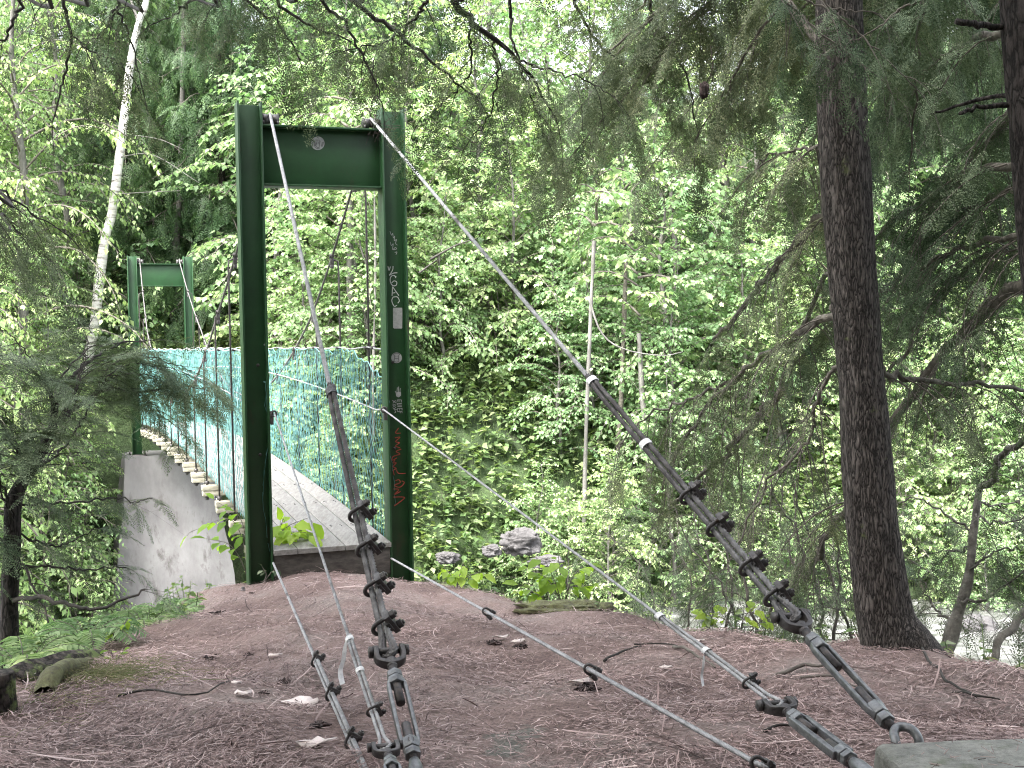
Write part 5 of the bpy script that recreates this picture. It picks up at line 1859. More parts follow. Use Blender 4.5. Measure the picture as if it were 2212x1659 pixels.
# ---------------------------------------------------------------- gnarled little hemlock on the left edge
LT = tr((14, 1480, 5.9), (20, 1300, 5.9), (24, 1200, 5.9), (30, 1086, 5.95), (63, 1020, 6.0), (90, 970, 6.05), (113, 920, 6.1), (117, 870, 6.1))
tl = thing('hemlock_sapling', 'gnarled little hemlock at the left edge spreading dark sprays in front of the far tower', 'tree', LT[0], 0)
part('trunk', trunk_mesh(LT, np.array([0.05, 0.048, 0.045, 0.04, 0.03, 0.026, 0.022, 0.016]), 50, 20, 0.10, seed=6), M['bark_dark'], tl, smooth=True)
bl = Bush(19)
LL = [([(113, 920, 6.1), (150, 893, 6.2), (200, 856, 6.4), (240, 838, 6.6), (300, 847, 6.8), (350, 840, 7.0), (393, 836, 7.2), (445, 838, 7.3)], 0.014, 0.003, 0.3, 0.0, 0.16, 0.25),
      ([(117, 880, 6.1), (150, 820, 6.3), (200, 775, 6.5), (260, 742, 6.7), (330, 735, 6.9)], 0.012, 0.003, 0.5, 0.0, 0.09, 0.05),
      ([(200, 856, 6.4), (240, 790, 6.6), (300, 770, 6.8), (360, 782, 6.9), (415, 800, 7.0)], 0.007, 0.002, 0.45, 0.0, 0.09, 0.05),
      ([(130, 905, 6.1), (160, 850, 6.1), (180, 780, 6.2), (190, 735, 6.3)], 0.007, 0.002, 0.5, 0.0, 0.10, 0.05),
      ([(117, 870, 6.1), (90, 820, 6.0), (40, 780, 5.9), (-20, 770, 5.8)], 0.008, 0.002, 0.5, 0.0, 0.10, 0.05),
      ([(63, 1020, 6.0), (30, 960, 5.9), (0, 910, 5.8), (-50, 880, 5.7)], 0.01, 0.003, 0.5, 0.0, 0.11, 0.1),
      ([(63, 1020, 6.0), (130, 975, 6.2), (170, 920, 6.3), (200, 870, 6.4)], 0.009, 0.004, 0.4, 0.0, 0.13, 0.3),
      ([(190, 870, 6.4), (230, 880, 6.6), (280, 910, 6.7), (330, 960, 6.8)], 0.005, 0.002, 0.4, 0.0, 0.10, 0.1),
      ([(280, 845, 6.7), (330, 870, 6.9), (350, 900, 7.0), (380, 920, 7.1), (410, 950, 7.2)], 0.004, 0.0015, 0.3, 0.0, 0.10, 0.1),
      ([(40, 1060, 6.0), (100, 1030, 6.1), (150, 1010, 6.2), (190, 1010, 6.3)], 0.007, 0.002, 0.35, 0.0, 0.10, 0.1),
      ([(30, 1090, 5.95), (150, 1085, 6.1), (240, 1075, 6.3), (290, 1085, 6.4), (330, 1075, 6.5)], 0.007, 0.0015, 0.22, 0.0, 0.11, 0.1),
      ([(26, 1150, 5.9), (110, 1180, 6.0), (160, 1165, 6.1), (215, 1140, 6.2)], 0.007, 0.002, 0.3, 0.0, 0.10, 0.1),
      ([(20, 1300, 5.9), (80, 1290, 5.7), (150, 1306, 5.6), (207, 1316, 5.6), (267, 1296, 5.7), (313, 1273, 5.8)], 0.013, 0.005, 0.4, 0.0, 0.14, 0.75),
      ([(22, 1230, 5.9), (80, 1222, 5.9), (133, 1226, 5.9), (200, 1230, 6.0), (273, 1226, 6.0)], 0.008, 0.003, 0.4, 0.0, 0.13, 0.5),
      ([(24, 1190, 5.9), (60, 1240, 5.8), (100, 1330, 5.7), (120, 1400, 5.6)], 0.008, 0.003, 0.4, 0.0, 0.14, 0.8),
      ([(24, 1180, 5.9), (-20, 1150, 5.8), (-60, 1120, 5.7)], 0.008, 0.003, 0.5, 0.0, 0.1, 0.1),
      ([(26, 1130, 5.9), (10, 1060, 5.8), (-10, 1000, 5.7), (20, 950, 5.6)], 0.008, 0.002, 0.5, 0.0, 0.1, 0.1),
      ([(60, 1030, 6.0), (60, 950, 5.9), (70, 880, 5.9)], 0.007, 0.002, 0.5, 0.0, 0.1, 0.1),
      ([(22, 1250, 5.9), (100, 1260, 6.1), (190, 1250, 6.3), (260, 1255, 6.4)], 0.006, 0.002, 0.4, 0.0, 0.12, 0.25)]
for i, (pts, r0, r1, sd, _, gap, bare) in enumerate(LL):
    if i in (7, 9, 18):
        continue
    bl.bough(tr(*pts), r0, r1, sd * (0.75 if i < 9 else 0.45), gap * 0.8, 0.05, 0.2, bare, 0.35, 0.15 if i else 0.45, wob_=0.008, sr=0.0028)
rj = np.random.RandomState(2)
for rep in range(2):
    for i in (1, 2, 3, 4, 5, 6, 15, 16, 17):
        pts, r0, r1, sd, _, gap, bare = LL[i]
        P = tr(*pts)
        off = rj.normal(0, 0.07, 3) * [1, 1.4, 0.9]
        P[1:] += off * np.linspace(0.4, 1.3, len(P) - 1)[:, None]
        bl.bough(P, r0 * 0.6, 0.0015, sd * 0.7, gap, 0.055, 0.2, 0.05, 0.35, 0.25, wob_=0.008, sr=0.0026)
part('crown', bl.leaves(NEAR_FR), M['needle'], tl)
part('twigs', bl.twigs(bl.wood), M['twig_dark'], tl)
# ---------------------------------------------------------------- broad leaved trees
# leaf along +X, folded on its midrib, pointed and drooping at the tip
LEAF_V = np.array([(0, 0, 0), (0.36, 0.27, 0.05), (0.36, -0.27, 0.05), (0.38, 0, -0.02), (0.72, 0.2, -0.02), (0.72, -0.2, -0.02), (0.74, 0, -0.08), (1.0, 0, -0.2)])
LEAF_T = np.array([(0, 3, 1), (0, 2, 3), (4, 6, 7), (6, 5, 7)])
LEAF_Q = np.array([(1, 3, 6, 4), (3, 2, 5, 6)])
LEAF2_V = np.array([(0, 0, 0), (0.42, 0.3, 0.05), (0.45, 0, -0.03), (0.42, -0.3, 0.05), (1.0, 0, -0.16)])
LEAF2_T = np.array([(0, 2, 1), (1, 2, 4), (0, 3, 2), (2, 3, 4)])
# maple leaf: five pointed lobes
_ml = [(0, 0), (-0.02, 0.2), (0.1, 0.42), (0.28, 0.3), (0.5, 0.52), (0.58, 0.26), (0.72, 0.2), (1.0, 0.0)]
MAP_V = np.array([(x, y, 0.06 * abs(y) - 0.14 * x * x) for x, y in _ml] + [(x, -y, 0.06 * abs(y) - 0.14 * x * x) for x, y in _ml[1:-1]] + [(0.35, 0, -0.04)])
_o = list(range(0, 8)) + list(range(13, 7, -1))
MAP_T = np.array([(14, _o[(i + 1) % 14], _o[i]) for i in range(14)])


def rot_about(d, ax, a):
    return d * math.cos(a) + np.cross(ax, d) * math.sin(a) + ax * np.dot(ax, d) * (1 - math.cos(a))


def broadleaf(seed, H, base, spread, nb, leaf, twig_gap=0.13, twig_len=(0.25, 0.7), leaf_gap=0.055, droop=0.5, trunk_r=0.09, lean=0.03, maple=False, profile=1.0, stems=1, elev=0.6):
    """(trunk G, limbs G, leaves G) standing at the origin; leaves sit in flat layered sprays along the twigs"""
    r = np.random.RandomState(seed)
    gt, gl, gf = G(), G(), G()
    A, B, R = [], [], []
    O, D, U, S = [], [], [], []
    for st in range(stems):
        a0 = r.uniform(0, 6.28)
        tp = [np.array([0.0, 0, -0.4]) + r.normal(0, 0.08 * (stems > 1), 3) * [1, 1, 0]]
        for k in range(1, 9):
            tp.append(np.array([0, 0, H * k / 8]) + np.array([math.cos(a0), math.sin(a0), 0]) * (lean * H * (k / 8) ** 1.3 * (1 + 2.5 * (stems > 1))) + np.append(r.normal(0, 0.012 * H, 2), 0))
        tp = catmull(np.array(tp), 40)
        gt.tube(tp, trunk_r * (1 - 0.93 * np.linspace(0, 1, 40) ** 1.1), 10)
        az = r.uniform(0, 6.28)
        nbs = nb // stems
        for b in range(nbs):
            f = base + (1 - base) * ((b + r.uniform(0, 1)) / nbs) ** 0.9
            f = min(f, 0.985)
            i = int(f * 39)
            o = tp[i]
            az += 2.4 + r.normal(0, 0.35)
            q = (f - base) / (1 - base)
            L = spread * ((0.55 + 0.6 * math.sin(PI * min(1, 0.25 + 0.7 * q))) * (1 - 0.6 * q ** profile)) * r.uniform(0.65, 1.15)
            e = elev * r.uniform(0.5, 1.2) + 0.5 * q
            d = np.array([math.cos(az) * math.cos(e), math.sin(az) * math.cos(e), math.sin(e)])
            P = [o]
            K = 9
            for k in range(K):
                d = nrm(d + np.array([0, 0, -0.16 - 0.10 * droop]) * (1 if k > 1 else 0.3) + r.normal(0, 0.09, 3))
                P.append(P[-1] + d * L / K)
            P = np.array(P)
            r0 = trunk_r * 0.34 * (L / spread) * (1 - 0.4 * q)
            gl.tube(catmull(P, 14), np.linspace(r0, 0.004, 14), 5)
            x = 0.16 * L
            sg = 1
            while x < L * 1.0:
                t = min(x / L, 0.995) * K
                k = int(t)
                p = P[k] * (1 - t + k) + P[k + 1] * (t - k)
                T = nrm(P[k + 1] - P[k])
                h = nrm(np.cross(T, Z) + 1e-6)
                a = R_(r.uniform(30, 65))
                dt = nrm(T * math.cos(a) + h * sg * math.sin(a) + np.array([0, 0, r.normal(0.02, 0.16)]))
                tl_ = r.uniform(*twig_len) * (1 - 0.5 * x / L) * min(1, L / 1.2)
                m = p + dt * tl_ * 0.5
                dt2 = nrm(dt + np.array([0, 0, -0.25 * droop - 0.1]))
                e_ = m + dt2 * tl_ * 0.5
                A.extend([p, m])
                B.extend([m, e_])
                R.extend([0.0042, 0.0026])
                n = max(2, int(tl_ / leaf_gap))
                for j in range(n + 1):
                    tt = (j + 0.5) / n
                    pos = p + dt * tl_ * tt if tt < 0.5 else m + dt2 * tl_ * (tt - 0.5)
                    s2 = 1 if j % 2 else -1
                    hh = nrm(np.cross(dt2, Z) + 1e-6)
                    if j == n:
                        ld = dt2
                    else:
                        ld = dt2 * 0.55 + hh * s2 * 0.8
                    ld = nrm(ld + np.array([0, 0, -0.30 - droop * r.uniform(0.1, 1.0)]) + r.normal(0, 0.14, 3))
                    O.append(pos + r.normal(0, 0.012, 3))
                    D.append(ld)
                    U.append(nrm(Z * 0.9 + ld * 0.4 + r.normal(0, 0.30, 3)))
                    S.append(leaf * r.uniform(0.65, 1.2))
                sg = -sg
                x += twig_gap * r.uniform(0.6, 1.4)
    gl.segs(np.array(A), np.array(B), np.array(R), 3)
    M3 = frames_from(np.array(D), np.array(U), np.array(S))
    O = np.array(O)
    if maple:
        gf.inst(MAP_V, MAP_T, M3 * np.array([1.0, 0.95, 1.0]), O)
    else:
        gf.inst(LEAF2_V, LEAF2_T, M3, O)
    return gt, gl, gf


def make_tree(name, label, cat, group, gs, barkm, leafm, twigm=None):
    t = thing(name, label, cat, (0, 0, -60), 0, group)
    gt, gl, gf = gs
    part('trunk', gt, barkm, t, world=False, smooth=True)
    part('limbs', gl, twigm or M['twig'], t, world=False)
    part('crown', gf, leafm, t, world=False)
    return t


LB = 'young broad leaved tree with layered lime green leaves on the far hillside'
LM = 'small maple with layered fresh green leaves on the far hillside'
LC = 'dark green conifer standing among lighter trees on the far hillside'
LSH = 'leafy light green shrub covering the slope of the far bank'
GB, GM, GC, GS = 'broad leaved trees on the far hillside', 'maples on the far hillside', 'conifers on the far hillside', 'shrubs on the far bank'
PB = [make_tree('beech_tree', LB, 'tree', GB, broadleaf(100 + k, 9.5, 0.06, 3.0, 64, 0.108, leaf_gap=0.06, twig_gap=0.135, droop=0.8, trunk_r=0.10), M['greybark'], M['lime']) for k in range(2)]
PM = [make_tree('maple_tree', LM, 'tree', GM, broadleaf(200 + k, 6.0, 0.03, 2.5, 56, 0.1, leaf_gap=0.06, twig_gap=0.12, droop=0.45, trunk_r=0.06, maple=True), M['greybark'], M['green']) for k in range(2)]
PS = [make_tree('leafy_shrub', LSH, 'shrub', GS, broadleaf(300 + k, 2.1, 0.05, 1.25, 30, 0.095, leaf_gap=0.06, twig_gap=0.11, droop=0.5, trunk_r=0.022, stems=3, maple=(k == 1)), M['twig'], [M['lime'], M['green']][k]) for k in range(2)]


def conifer(seed, H, spread, nb):
    b = Bush(seed)
    r = b.r
    gt = G().tube(np.array([(0, 0, -0.4), (0.03, 0, H * 0.3), (0, 0.04, H * 0.65), (0, 0, H)]), np.array([0.13, 0.1, 0.06, 0.012]), 10)
    az = 0
    for i in range(nb):
        f = 0.05 + 0.93 * (i + r.uniform(0, 1)) / nb
        az += 2.4 + r.normal(0, 0.3)
        L = spread * (1 - f) ** 0.75 * r.uniform(0.75, 1.1) + 0.25
        o = np.array([0, 0, H * f])
        d = np.array([math.cos(az), math.sin(az), 0])
        b.bough(np.array([o, o + d * L * 0.5 + Z * 0.10 * L, o + d * L - Z * 0.18 * L]), 0.02 * (1 - f) + 0.008, 0.004, 0.75 * min(1, L), 0.17, 0.15, 0.30, 0.05, 0.7, 0.12, n=10, sides=4)
    return gt, b.twigs(b.wood), b.leaves(FAR_FR)


PC = [make_tree('conifer_tree', LC, 'conifer', GC, conifer(400 + k, 9.0, 2.3, 66), M['bark'], M['needle_far'], M['twig']) for k in range(2)]
USED = set()


def put(protos, k, x, y, rot, sc, label=None, group=None, dz=0.0, tilt=(0, 0)):
    p = protos[k % len(protos)]
    loc = (x, y, gz(x, y) - 0.05 + dz)
    if p not in USED:
        USED.add(p)
        p.location = loc
        p.rotation_euler = (tilt[0], tilt[1], rot)
        p.scale = (sc,) * 3
        if label:
            p['label'] = label
        if group:
            p['group'] = group
        return p
    return dup(p, loc, rot, label, group, sc, tilt)


rf = np.random.RandomState(31)


def bank(t, u):
    q = T2 + AX * (t - 0.34 * min(max(u - 3, 0), 12)) + RX * u
    return q[0], q[1]


# rows up the hillside: (distance behind the far tower, spacing, kinds)
n_ = 0
for t, du, off in ((-1.7, 1.7, 0.5), (-0.5, 1.7, 0.0), (0.7, 1.7, 0.8), (2.0, 1.8, 0.2), (4.0, 2.2, 0.3), (6.8, 2.4, 1.2), (10.0, 2.8, 0.4), (14.0, 3.2, 1.0)):
    u = -12.0 + off
    while u < 22:
        tt = t + rf.uniform(-0.9, 0.9)
        uu = u + rf.uniform(-0.7, 0.7)
        u += du
        if abs(uu) < 1.7 and tt < 2.2:
            continue
        if t < 1 and -3.6 < uu < 1.9:
            continue
        x, y = bank(tt, uu)
        px = 1106 + FPX * x / y
        if px < -500 or px > 2700:
            continue
        rot = rf.uniform(0, 6.28)
        h = rf.rand()
        conif = (0.75 if 380 < px < 540 else 0.22 if px < 700 else 0.12 if px < 1300 else 0.30)
        if t >= 4 and h < conif or (abs(uu) < 2.4 and 2 < tt < 6):
            put(PC, n_, x, y, rot, rf.uniform(0.8, 1.15) * (0.75 if t < 3 else 1.0))
        elif px < 520 or (t > 6 and h < 0.75):
            put(PB, n_, x, y, rot, rf.uniform(0.85, 1.15) * (0.4 if t < -1 else 0.62 if t < 3 else 1.0))
        else:
            put(PM, n_, x, y, rot, rf.uniform(0.85, 1.2) * (0.42 if t < -1 else 0.6 if t < 0 else 0.75 if t < 1 else 1.05 if t < 8 else 1.35))
        n_ += 1
# shrubs down the bank
for i in range(160):
    tt = rf.uniform(-2.3, 4.0)
    uu = rf.uniform(-11, 17)
    if -3.8 < uu < 1.7 and tt < 2.5:
        continue
    x, y = bank(tt, uu)
    px = 1106 + FPX * x / y
    if 1000 < px < 1200 and tt < 0.2:
        continue
    put(PS, i, x, y, rf.uniform(0, 6.28), rf.uniform(0.6, 1.15) * (0.7 if tt < -1.2 else 1.0))
for i, (px, Y, sc_) in enumerate(((150, 18.4, 0.9), (185, 18.9, 0.8), (120, 18.9, 1.0), (205, 19.6, 0.7), (90, 18.2, 0.9), (165, 19.8, 1.1), (60, 19.0, 1.1), (195, 18.3, 0.5))):
    q = at(px, 1000, Y)
    put(PS, i, q[0], q[1], rf.uniform(0, 6.28), sc_)
for i, (px, Y, sc_) in enumerate(((110, 19.2, 0.42), (40, 18.8, 0.45), (170, 20.2, 0.4))):
    q = at(px, 1000, Y)
    put(PB, i, q[0], q[1], rf.uniform(0, 6.28), sc_)
# trees of the near left bank whose leaves hang closest
for i, (px, Y, sc) in enumerate(((-190, 17, 0.8), (-20, 20.5, 0.7), (-80, 18.5, 0.5), (-200, 14.5, 0.7), (10, 22, 0.9))):
    q = at(px, 800, Y)
    put(PB, i, q[0], q[1], rf.uniform(0, 6.28), sc, 'lime green beech in the thicket left of the bridge', 'beech thicket left of the bridge')
for i, (px, Y, dz, sc) in enumerate(((-230, 13.0, 0, 0.75), (-430, 10.5, 0, 0.8), (150, 23.5, 0, 0.9), (-330, 12.0, 0, 1.0), (60, 21, 0, 1.0))):
    q = at(px, 800, Y)
    put(PB, i, q[0], q[1], rf.uniform(0, 6.28), sc, ['lime green beech on the near left bank, its lowest leaves hanging above the gnarled hemlock',
        'lime green beech at the far left edge on the near bank', 'lime green beech rising just behind the white birch trunk', 'beech beyond the left edge of the view',
        'lime green beech well left of the white birch trunk'][i], 'beeches left of the bridge', dz)
q = at(1225, 900, 19.7)
put(PM, 1, q[0], q[1], 1.0, 0.42)
q = at(1320, 900, 20.2)
put(PM, 0, q[0], q[1], 2.0, 0.5)
# unseen conifers behind and beside the viewer, added to shade the near tower
for i, (x, y) in enumerate(((-3.6, -2.2), (-1.3, -3.6), (1.2, -3.0), (3.6, -2.0), (4.6, 0.8), (-5.0, 0.4), (0.0, -6.0), (-3.8, -6.2), (3.8, -6.0), (6.5, -3.5), (-7, -3.0))):
    put(PC, i, x, y, rf.uniform(0, 6.28), rf.uniform(1.0, 1.3), 'unseen conifer added behind the viewer to shade the near tower', 'unseen conifers added for shade behind the viewer')

# unseen tall hemlocks, bare below, added so their crowns block the sky
def tall(seed, H, spread, nb, f0):
    b = Bush(seed)
    r = b.r
    gt = G().tube(np.array([(0, 0, -0.6), (0.03, 0, H * 0.3), (0, 0.04, H * 0.65), (0, 0, H)]), np.array([0.2, 0.16, 0.1, 0.012]), 12)
    az = 0
    for i in range(nb):
        f = f0 + (0.97 - f0) * (i + r.uniform(0, 1)) / nb
        az += 2.4 + r.normal(0, 0.3)
        L = spread * (1 - ((f - f0) / (1 - f0)) * 0.8) * r.uniform(0.75, 1.1)
        o = np.array([0, 0, H * f])
        d = np.array([math.cos(az), math.sin(az), 0])
        b.bough(np.array([o, o + d * L * 0.5 + Z * 0.14 * L, o + d * L + Z * 0.02]), 0.05 * (1 - f) + 0.012, 0.004, 1.1, 0.16, 0.15, 0.34, 0.03, 0.35, 0.10, n=14, sides=5)
    return gt, b.twigs(b.wood), b.leaves(FAR_FR)


PT = [make_tree('hemlock_tree', 'unseen tall hemlock added to shade the clearing and the near tower', 'tree', 'unseen hemlocks added to shade the clearing', tall(500, 16.5, 4.2, 46, 0.5), M['bark'], M['needle_far'], M['twig'])]
for i, (x, y) in enumerate(((-5.4, 3.6), (-0.6, -2.8), (-1.9, -1.5), (1.5, -1.3), (-3.8, -3.6), (0.6, -6.0))):
    g0 = gz(x, y)
    put(PT, i, x, y, rf.uniform(0, 6.28), rf.uniform(0.95, 1.1), dz=0.05 + max(0, -0.2 - g0) * 0.85 * 0)
# ---------------------------------------------------------------- single trunks one can tell apart
BT = tr((148, 1060, 22.0), (160, 985, 22.0), (167, 900, 22.0), (185, 800, 22.1), (205, 700, 22.1), (215, 600, 22.2), (228, 510, 22.2), (242, 460, 22.3), (254, 370, 22.3), (267, 265, 22.4), (283, 130, 22.4), (300, 50, 22.5), (318, -10, 22.5), (340, -200, 22.6))
tbi = thing('birch_tree', 'white birch trunk leaning right, streaked with dark marks, left of the far tower', 'birch tree', (BT[0][0], BT[0][1], gz(BT[0][0], BT[0][1])), 0)
part('trunk', trunk_mesh(BT, 0.82 * np.array([0.13, 0.12, 0.115, 0.11, 0.11, 0.105, 0.105, 0.105, 0.1, 0.095, 0.085, 0.075, 0.06, 0.04]), 90, 18, 0.04, seed=4), M['birch'], tbi, smooth=True)
g = G()
for pts, r0 in (([(300, 50, 22.5), (280, -10, 22.5), (262, -80, 22.5)], 0.04), ([(254, 340, 22.3), (330, 335, 22.0), (430, 395, 21.7)], 0.016), ([(245, 420, 22.3), (320, 415, 22.0), (390, 412, 21.8)], 0.014),
                ([(262, 290, 22.3), (340, 300, 22.0), (400, 325, 21.8)], 0.014)):
    g.tube(catmull(tr(*pts), 14), np.linspace(r0 * 0.8, r0 * 0.25, 14), 7)
part('limbs', g, M['greybark'], tbi, smooth=True)
gt, gl, gf = broadleaf(777, 3.0, 0.3, 1.5, 16, 0.11)
top = BT[-1] - Z * 0.4
for g_ in (gl, gf):
    g_.v = [v + top for v in g_.v]
part('twigs', gl, M['twig'], tbi)
part('crown', gf, M['lime'], tbi)
LONE = [('pale straight grey trunk standing behind the right cable, its top broken off', [(1283, 520), (1275, 700), (1267, 900), (1264, 1010), (1262, 1115), (1262, 1180)], 20.5, 5, 'greybark'),
        ('brown slanting trunk behind the right cable, right of the pale straight one', [(1352, 560), (1345, 780), (1340, 900), (1334, 990), (1330, 1060)], 21.5, 6.0, 'limb'),
        ('thick grey trunk seen between the right cable and the big hemlock limbs', [(1380, 720), (1388, 860), (1398, 960), (1405, 1050), (1410, 1130)], 21.0, 7, 'greybark'),
        ('blotchy pale trunk framed inside the near tower opening', [(755, 330), (756, 470), (757, 640), (758, 760), (760, 880)], 21.5, 9, 'greybark'),
        ('thin white trunk beside the right column inside the tower opening', [(808, 400), (810, 480), (811, 600), (808, 720), (806, 850)], 20.5, 2.6, 'greybark'),
        ('thin grey trunk rising between the birch and the near tower', [(398, -60), (396, 120), (392, 300), (388, 420), (380, 560)], 24.5, 6.5, 'greybark'),
        ('dim grey trunk low behind the far tower, left of the near column', [(326, 380), (324, 480), (322, 600), (322, 700)], 26.5, 7, 'limb')]
for i, (lab, pts, Y, w, mk) in enumerate(LONE):
    P = tr(*[(a, b, Y) for a, b in pts])
    rr = w * Y / FPX
    P = np.vstack([P, [[P[-1][0], P[-1][1], gz(P[-1][0], P[-1][1]) - 0.3]]]) if gz(P[-1][0], P[-1][1]) - 0.3 < P[-1][2] - 0.05 else P
    t = thing('slender_tree', lab, 'tree', P[-1], 0, 'single trunks among the leaves of the far bank')
    part('trunk', trunk_mesh(P, np.linspace(rr * 0.75, rr * 1.1, len(P)), 50, 14, 0.06, seed=i), M[mk], t, smooth=True)
    gt, gl, gf = broadleaf(800 + i, 2.6, 0.2, 1.5, 14, 0.11, maple=(i % 2 == 0))
    for g_ in (gl, gf):
        g_.v = [v + P[0] - Z * 0.3 for v in g_.v]
    part('limbs', gl, M['twig'], t)
    part('crown', gf, M['green'], t)
# thin pale dead sticks and bare arching branches seen against the leaves
STK = [([(1270, 640), (1300, 720), (1350, 755), (1430, 768), (1475, 760)], 19.5, 0.02), ([(930, 560), (985, 530), (1030, 515)], 19.5, 0.022), ([(905, 590), (945, 560)], 19.5, 0.02)]
for i, (pts, Y, r0) in enumerate(STK):
    Q = catmull(tr(*[(a, b, Y) for a, b in pts]), 16)
    solo('dead_branch', G().tube(Q, np.linspace(r0, r0 * 0.35, 16), 6), M['greybark'] if i == 0 else M['twig_dark'],
         ['pale bare branch arching out right of the right main cable', 'dark slanting branch among maple leaves right of the near tower', 'short dark branch stub right of the near tower column'][i], 'branch', smooth=True)

# ---------------------------------------------------------------- ground cover of the banks: nobody could count it
def cover(n, fn, hgt, leaf, seed, keep):
    r = np.random.RandomState(seed)
    O, D, U, S, A, B = [], [], [], [], [], []
    k = 0
    pts = fn(r, n)
    z = height(pts[:, 0], pts[:, 1])
    for (x, y), zz in zip(pts, z):
        if not keep(x, y, zz):
            continue
        h = hgt * r.uniform(0.4, 1.3)
        a = r.uniform(0, 6.28)
        top = np.array([x + math.cos(a) * h * 0.3, y + math.sin(a) * h * 0.3, zz + h])
        A.append((x, y, zz - 0.02))
        B.append(top)
        m = r.randint(4, 8)
        for j in range(m):
            f = r.uniform(0.35, 1.0)
            p = np.array([x, y, zz]) * (1 - f) + top * f
            b = r.uniform(0, 6.28)
            d = nrm(np.array([math.cos(b), math.sin(b), r.uniform(-0.5, 0.35)]))
            O.append(p)
            D.append(d)
            U.append(nrm(Z + r.normal(0, 0.35, 3)))
            S.append(leaf * r.uniform(0.6, 1.4))
    g = G().segs(np.array(A), np.array(B), 0.003, 3)
    g.inst(LEAF2_V, LEAF2_T, frames_from(np.array(D), np.array(U), np.array(S)), np.array(O))
    return g


def bankpts(r, n):
    u = r.uniform(-11, 19, n)
    t = -2.9 + 9.5 * r.uniform(0, 1, n) ** 1.3 - 0.34 * np.clip(u - 3, 0, 12)
    q = T2[None] + t[:, None] * AX + u[:, None] * RX
    return q[:, :2]


g = cover(30000, bankpts, 0.5, 0.13, 41, lambda x, y, z: z > -2.9 and not (abs((x - T2[0]) * RX[0] + (y - T2[1]) * RX[1]) < 1.3 and (y - T2[1]) * AX[1] + (x - T2[0]) * AX[0] < 1.3))
solo('ground_cover', g, M['herb'], 'dense low green herbs covering the far bank', 'undergrowth', kind='stuff', loc=(0, 21, -1))


def edgepts(r, n):
    x = r.uniform(-4.2, 4.2, n)
    y = r.uniform(3.2, 10.5, n)
    d = polydist(x, y)
    ok = (d > 0.10) & (d < 2.4) & ~((x > -1.75) & (x < -0.45) & (y < 8.2))
    return np.stack([x[ok], y[ok]], 1)


g = cover(3800, edgepts, 0.15, 0.05, 43, lambda x, y, z: True)
solo('ground_cover', g, M['herb'], 'low green plants on the steep bank just below the clearing', 'undergrowth', kind='stuff', loc=(0, 6, -0.3))


# ---------------------------------------------------------------- saplings, ferns, logs of the clearing's rim
def sapling(label, stems, leaf, seed, nl=6, spread=0.6, mat=None, group='bright leafy saplings at the rim of the clearing', cat='sapling'):
    r = np.random.RandomState(seed)
    t = thing('sapling', label, cat, stems[0][0], 0, group)
    g, gf = G(), G()
    O, D, U, S = [], [], [], []
    for P in stems:
        Q = catmull(np.array(P), 20)
        g.tube(Q, np.linspace(0.0038, 0.0016, 20), 6)
        for j in range(nl):
            f = 0.45 + 0.55 * (j + 1) / nl
            p = Q[min(19, int(f * 19))]
            for sg in ((-1, 1) if j < nl - 1 else (0,)):
                T = nrm(Q[19] - Q[12])
                h = nrm(np.cross(T, Z) + 1e-6)
                d = nrm(T * 0.5 * np.array([1, 1, 0.2]) + h * sg * spread * 1.3 + r.normal(0, 0.25, 3) + [0, 0, -0.25])
                q = p + d * leaf * 0.3
                g.tube(np.array([p, q]), 0.0012, 4)
                O.append(q)
                D.append(d)
                U.append(nrm(Z + np.array([0, -0.35, 0]) + r.normal(0, 0.2, 3)))
                S.append(leaf * r.uniform(0.75, 1.2))
    gf.inst(LEAF_V, LEAF_T, frames_from(np.array(D), np.array(U), np.array(S)), np.array(O), LEAF_Q)
    part('stem', g, M['twig'], t, smooth=True)
    part('leaves', gf, mat or M['sapling'], t)
    return t


sapling('leafy lime sapling left of the near tower column, over the pale abutment', [tr((545, 1330, 8.25), (535, 1240, 8.2), (522, 1160, 8.15), (490, 1120, 8.1), (410, 1150, 8.05)), tr((545, 1330, 8.25), (536, 1220, 8.2), (520, 1120, 8.1), (470, 1085, 8.1)),
         tr((545, 1330, 8.25), (532, 1240, 8.2), (500, 1180, 8.1), (455, 1165, 8.05))], 0.105, 1, 5)
sapling('lime leaves poking up over the deck inside the near tower opening', [tr((588, 1200, 8.0), (600, 1160, 7.95), (625, 1135, 7.9), (668, 1118, 7.9)), tr((588, 1200, 8.0), (596, 1160, 7.95), (605, 1140, 7.9), (612, 1120, 7.9)), tr((588, 1200, 8.0), (610, 1170, 7.95), (650, 1145, 7.9)), tr((588, 1200, 8.0), (600, 1165, 7.9), (625, 1150, 7.85), (660, 1150, 7.8))], 0.13, 2, 5)
sapling('small lime sapling on the rim just right of the near tower', [tr((985, 1290, 7.35), (990, 1255, 7.35), (1000, 1215, 7.35)), tr((985, 1290, 7.35), (978, 1250, 7.35), (960, 1225, 7.35)), tr((985, 1290, 7.35), (1005, 1250, 7.35), (1035, 1235, 7.35))], 0.10, 3, 4, 0.8)
sapling('broad lime sapling on the mossy hump in the middle of the rim', [tr((1215, 1310, 6.7), (1212, 1250, 6.7), (1205, 1195, 6.7)), tr((1215, 1310, 6.7), (1190, 1260, 6.7), (1150, 1225, 6.7)), tr((1220, 1310, 6.7), (1235, 1250, 6.7), (1265, 1215, 6.7)),
         tr((1215, 1310, 6.7), (1200, 1260, 6.7), (1175, 1205, 6.7)), tr((1220, 1310, 6.7), (1230, 1270, 6.7), (1290, 1265, 6.7)), tr((1205, 1315, 6.7), (1170, 1290, 6.7), (1130, 1265, 6.7))], 0.095, 4, 5, 0.8)
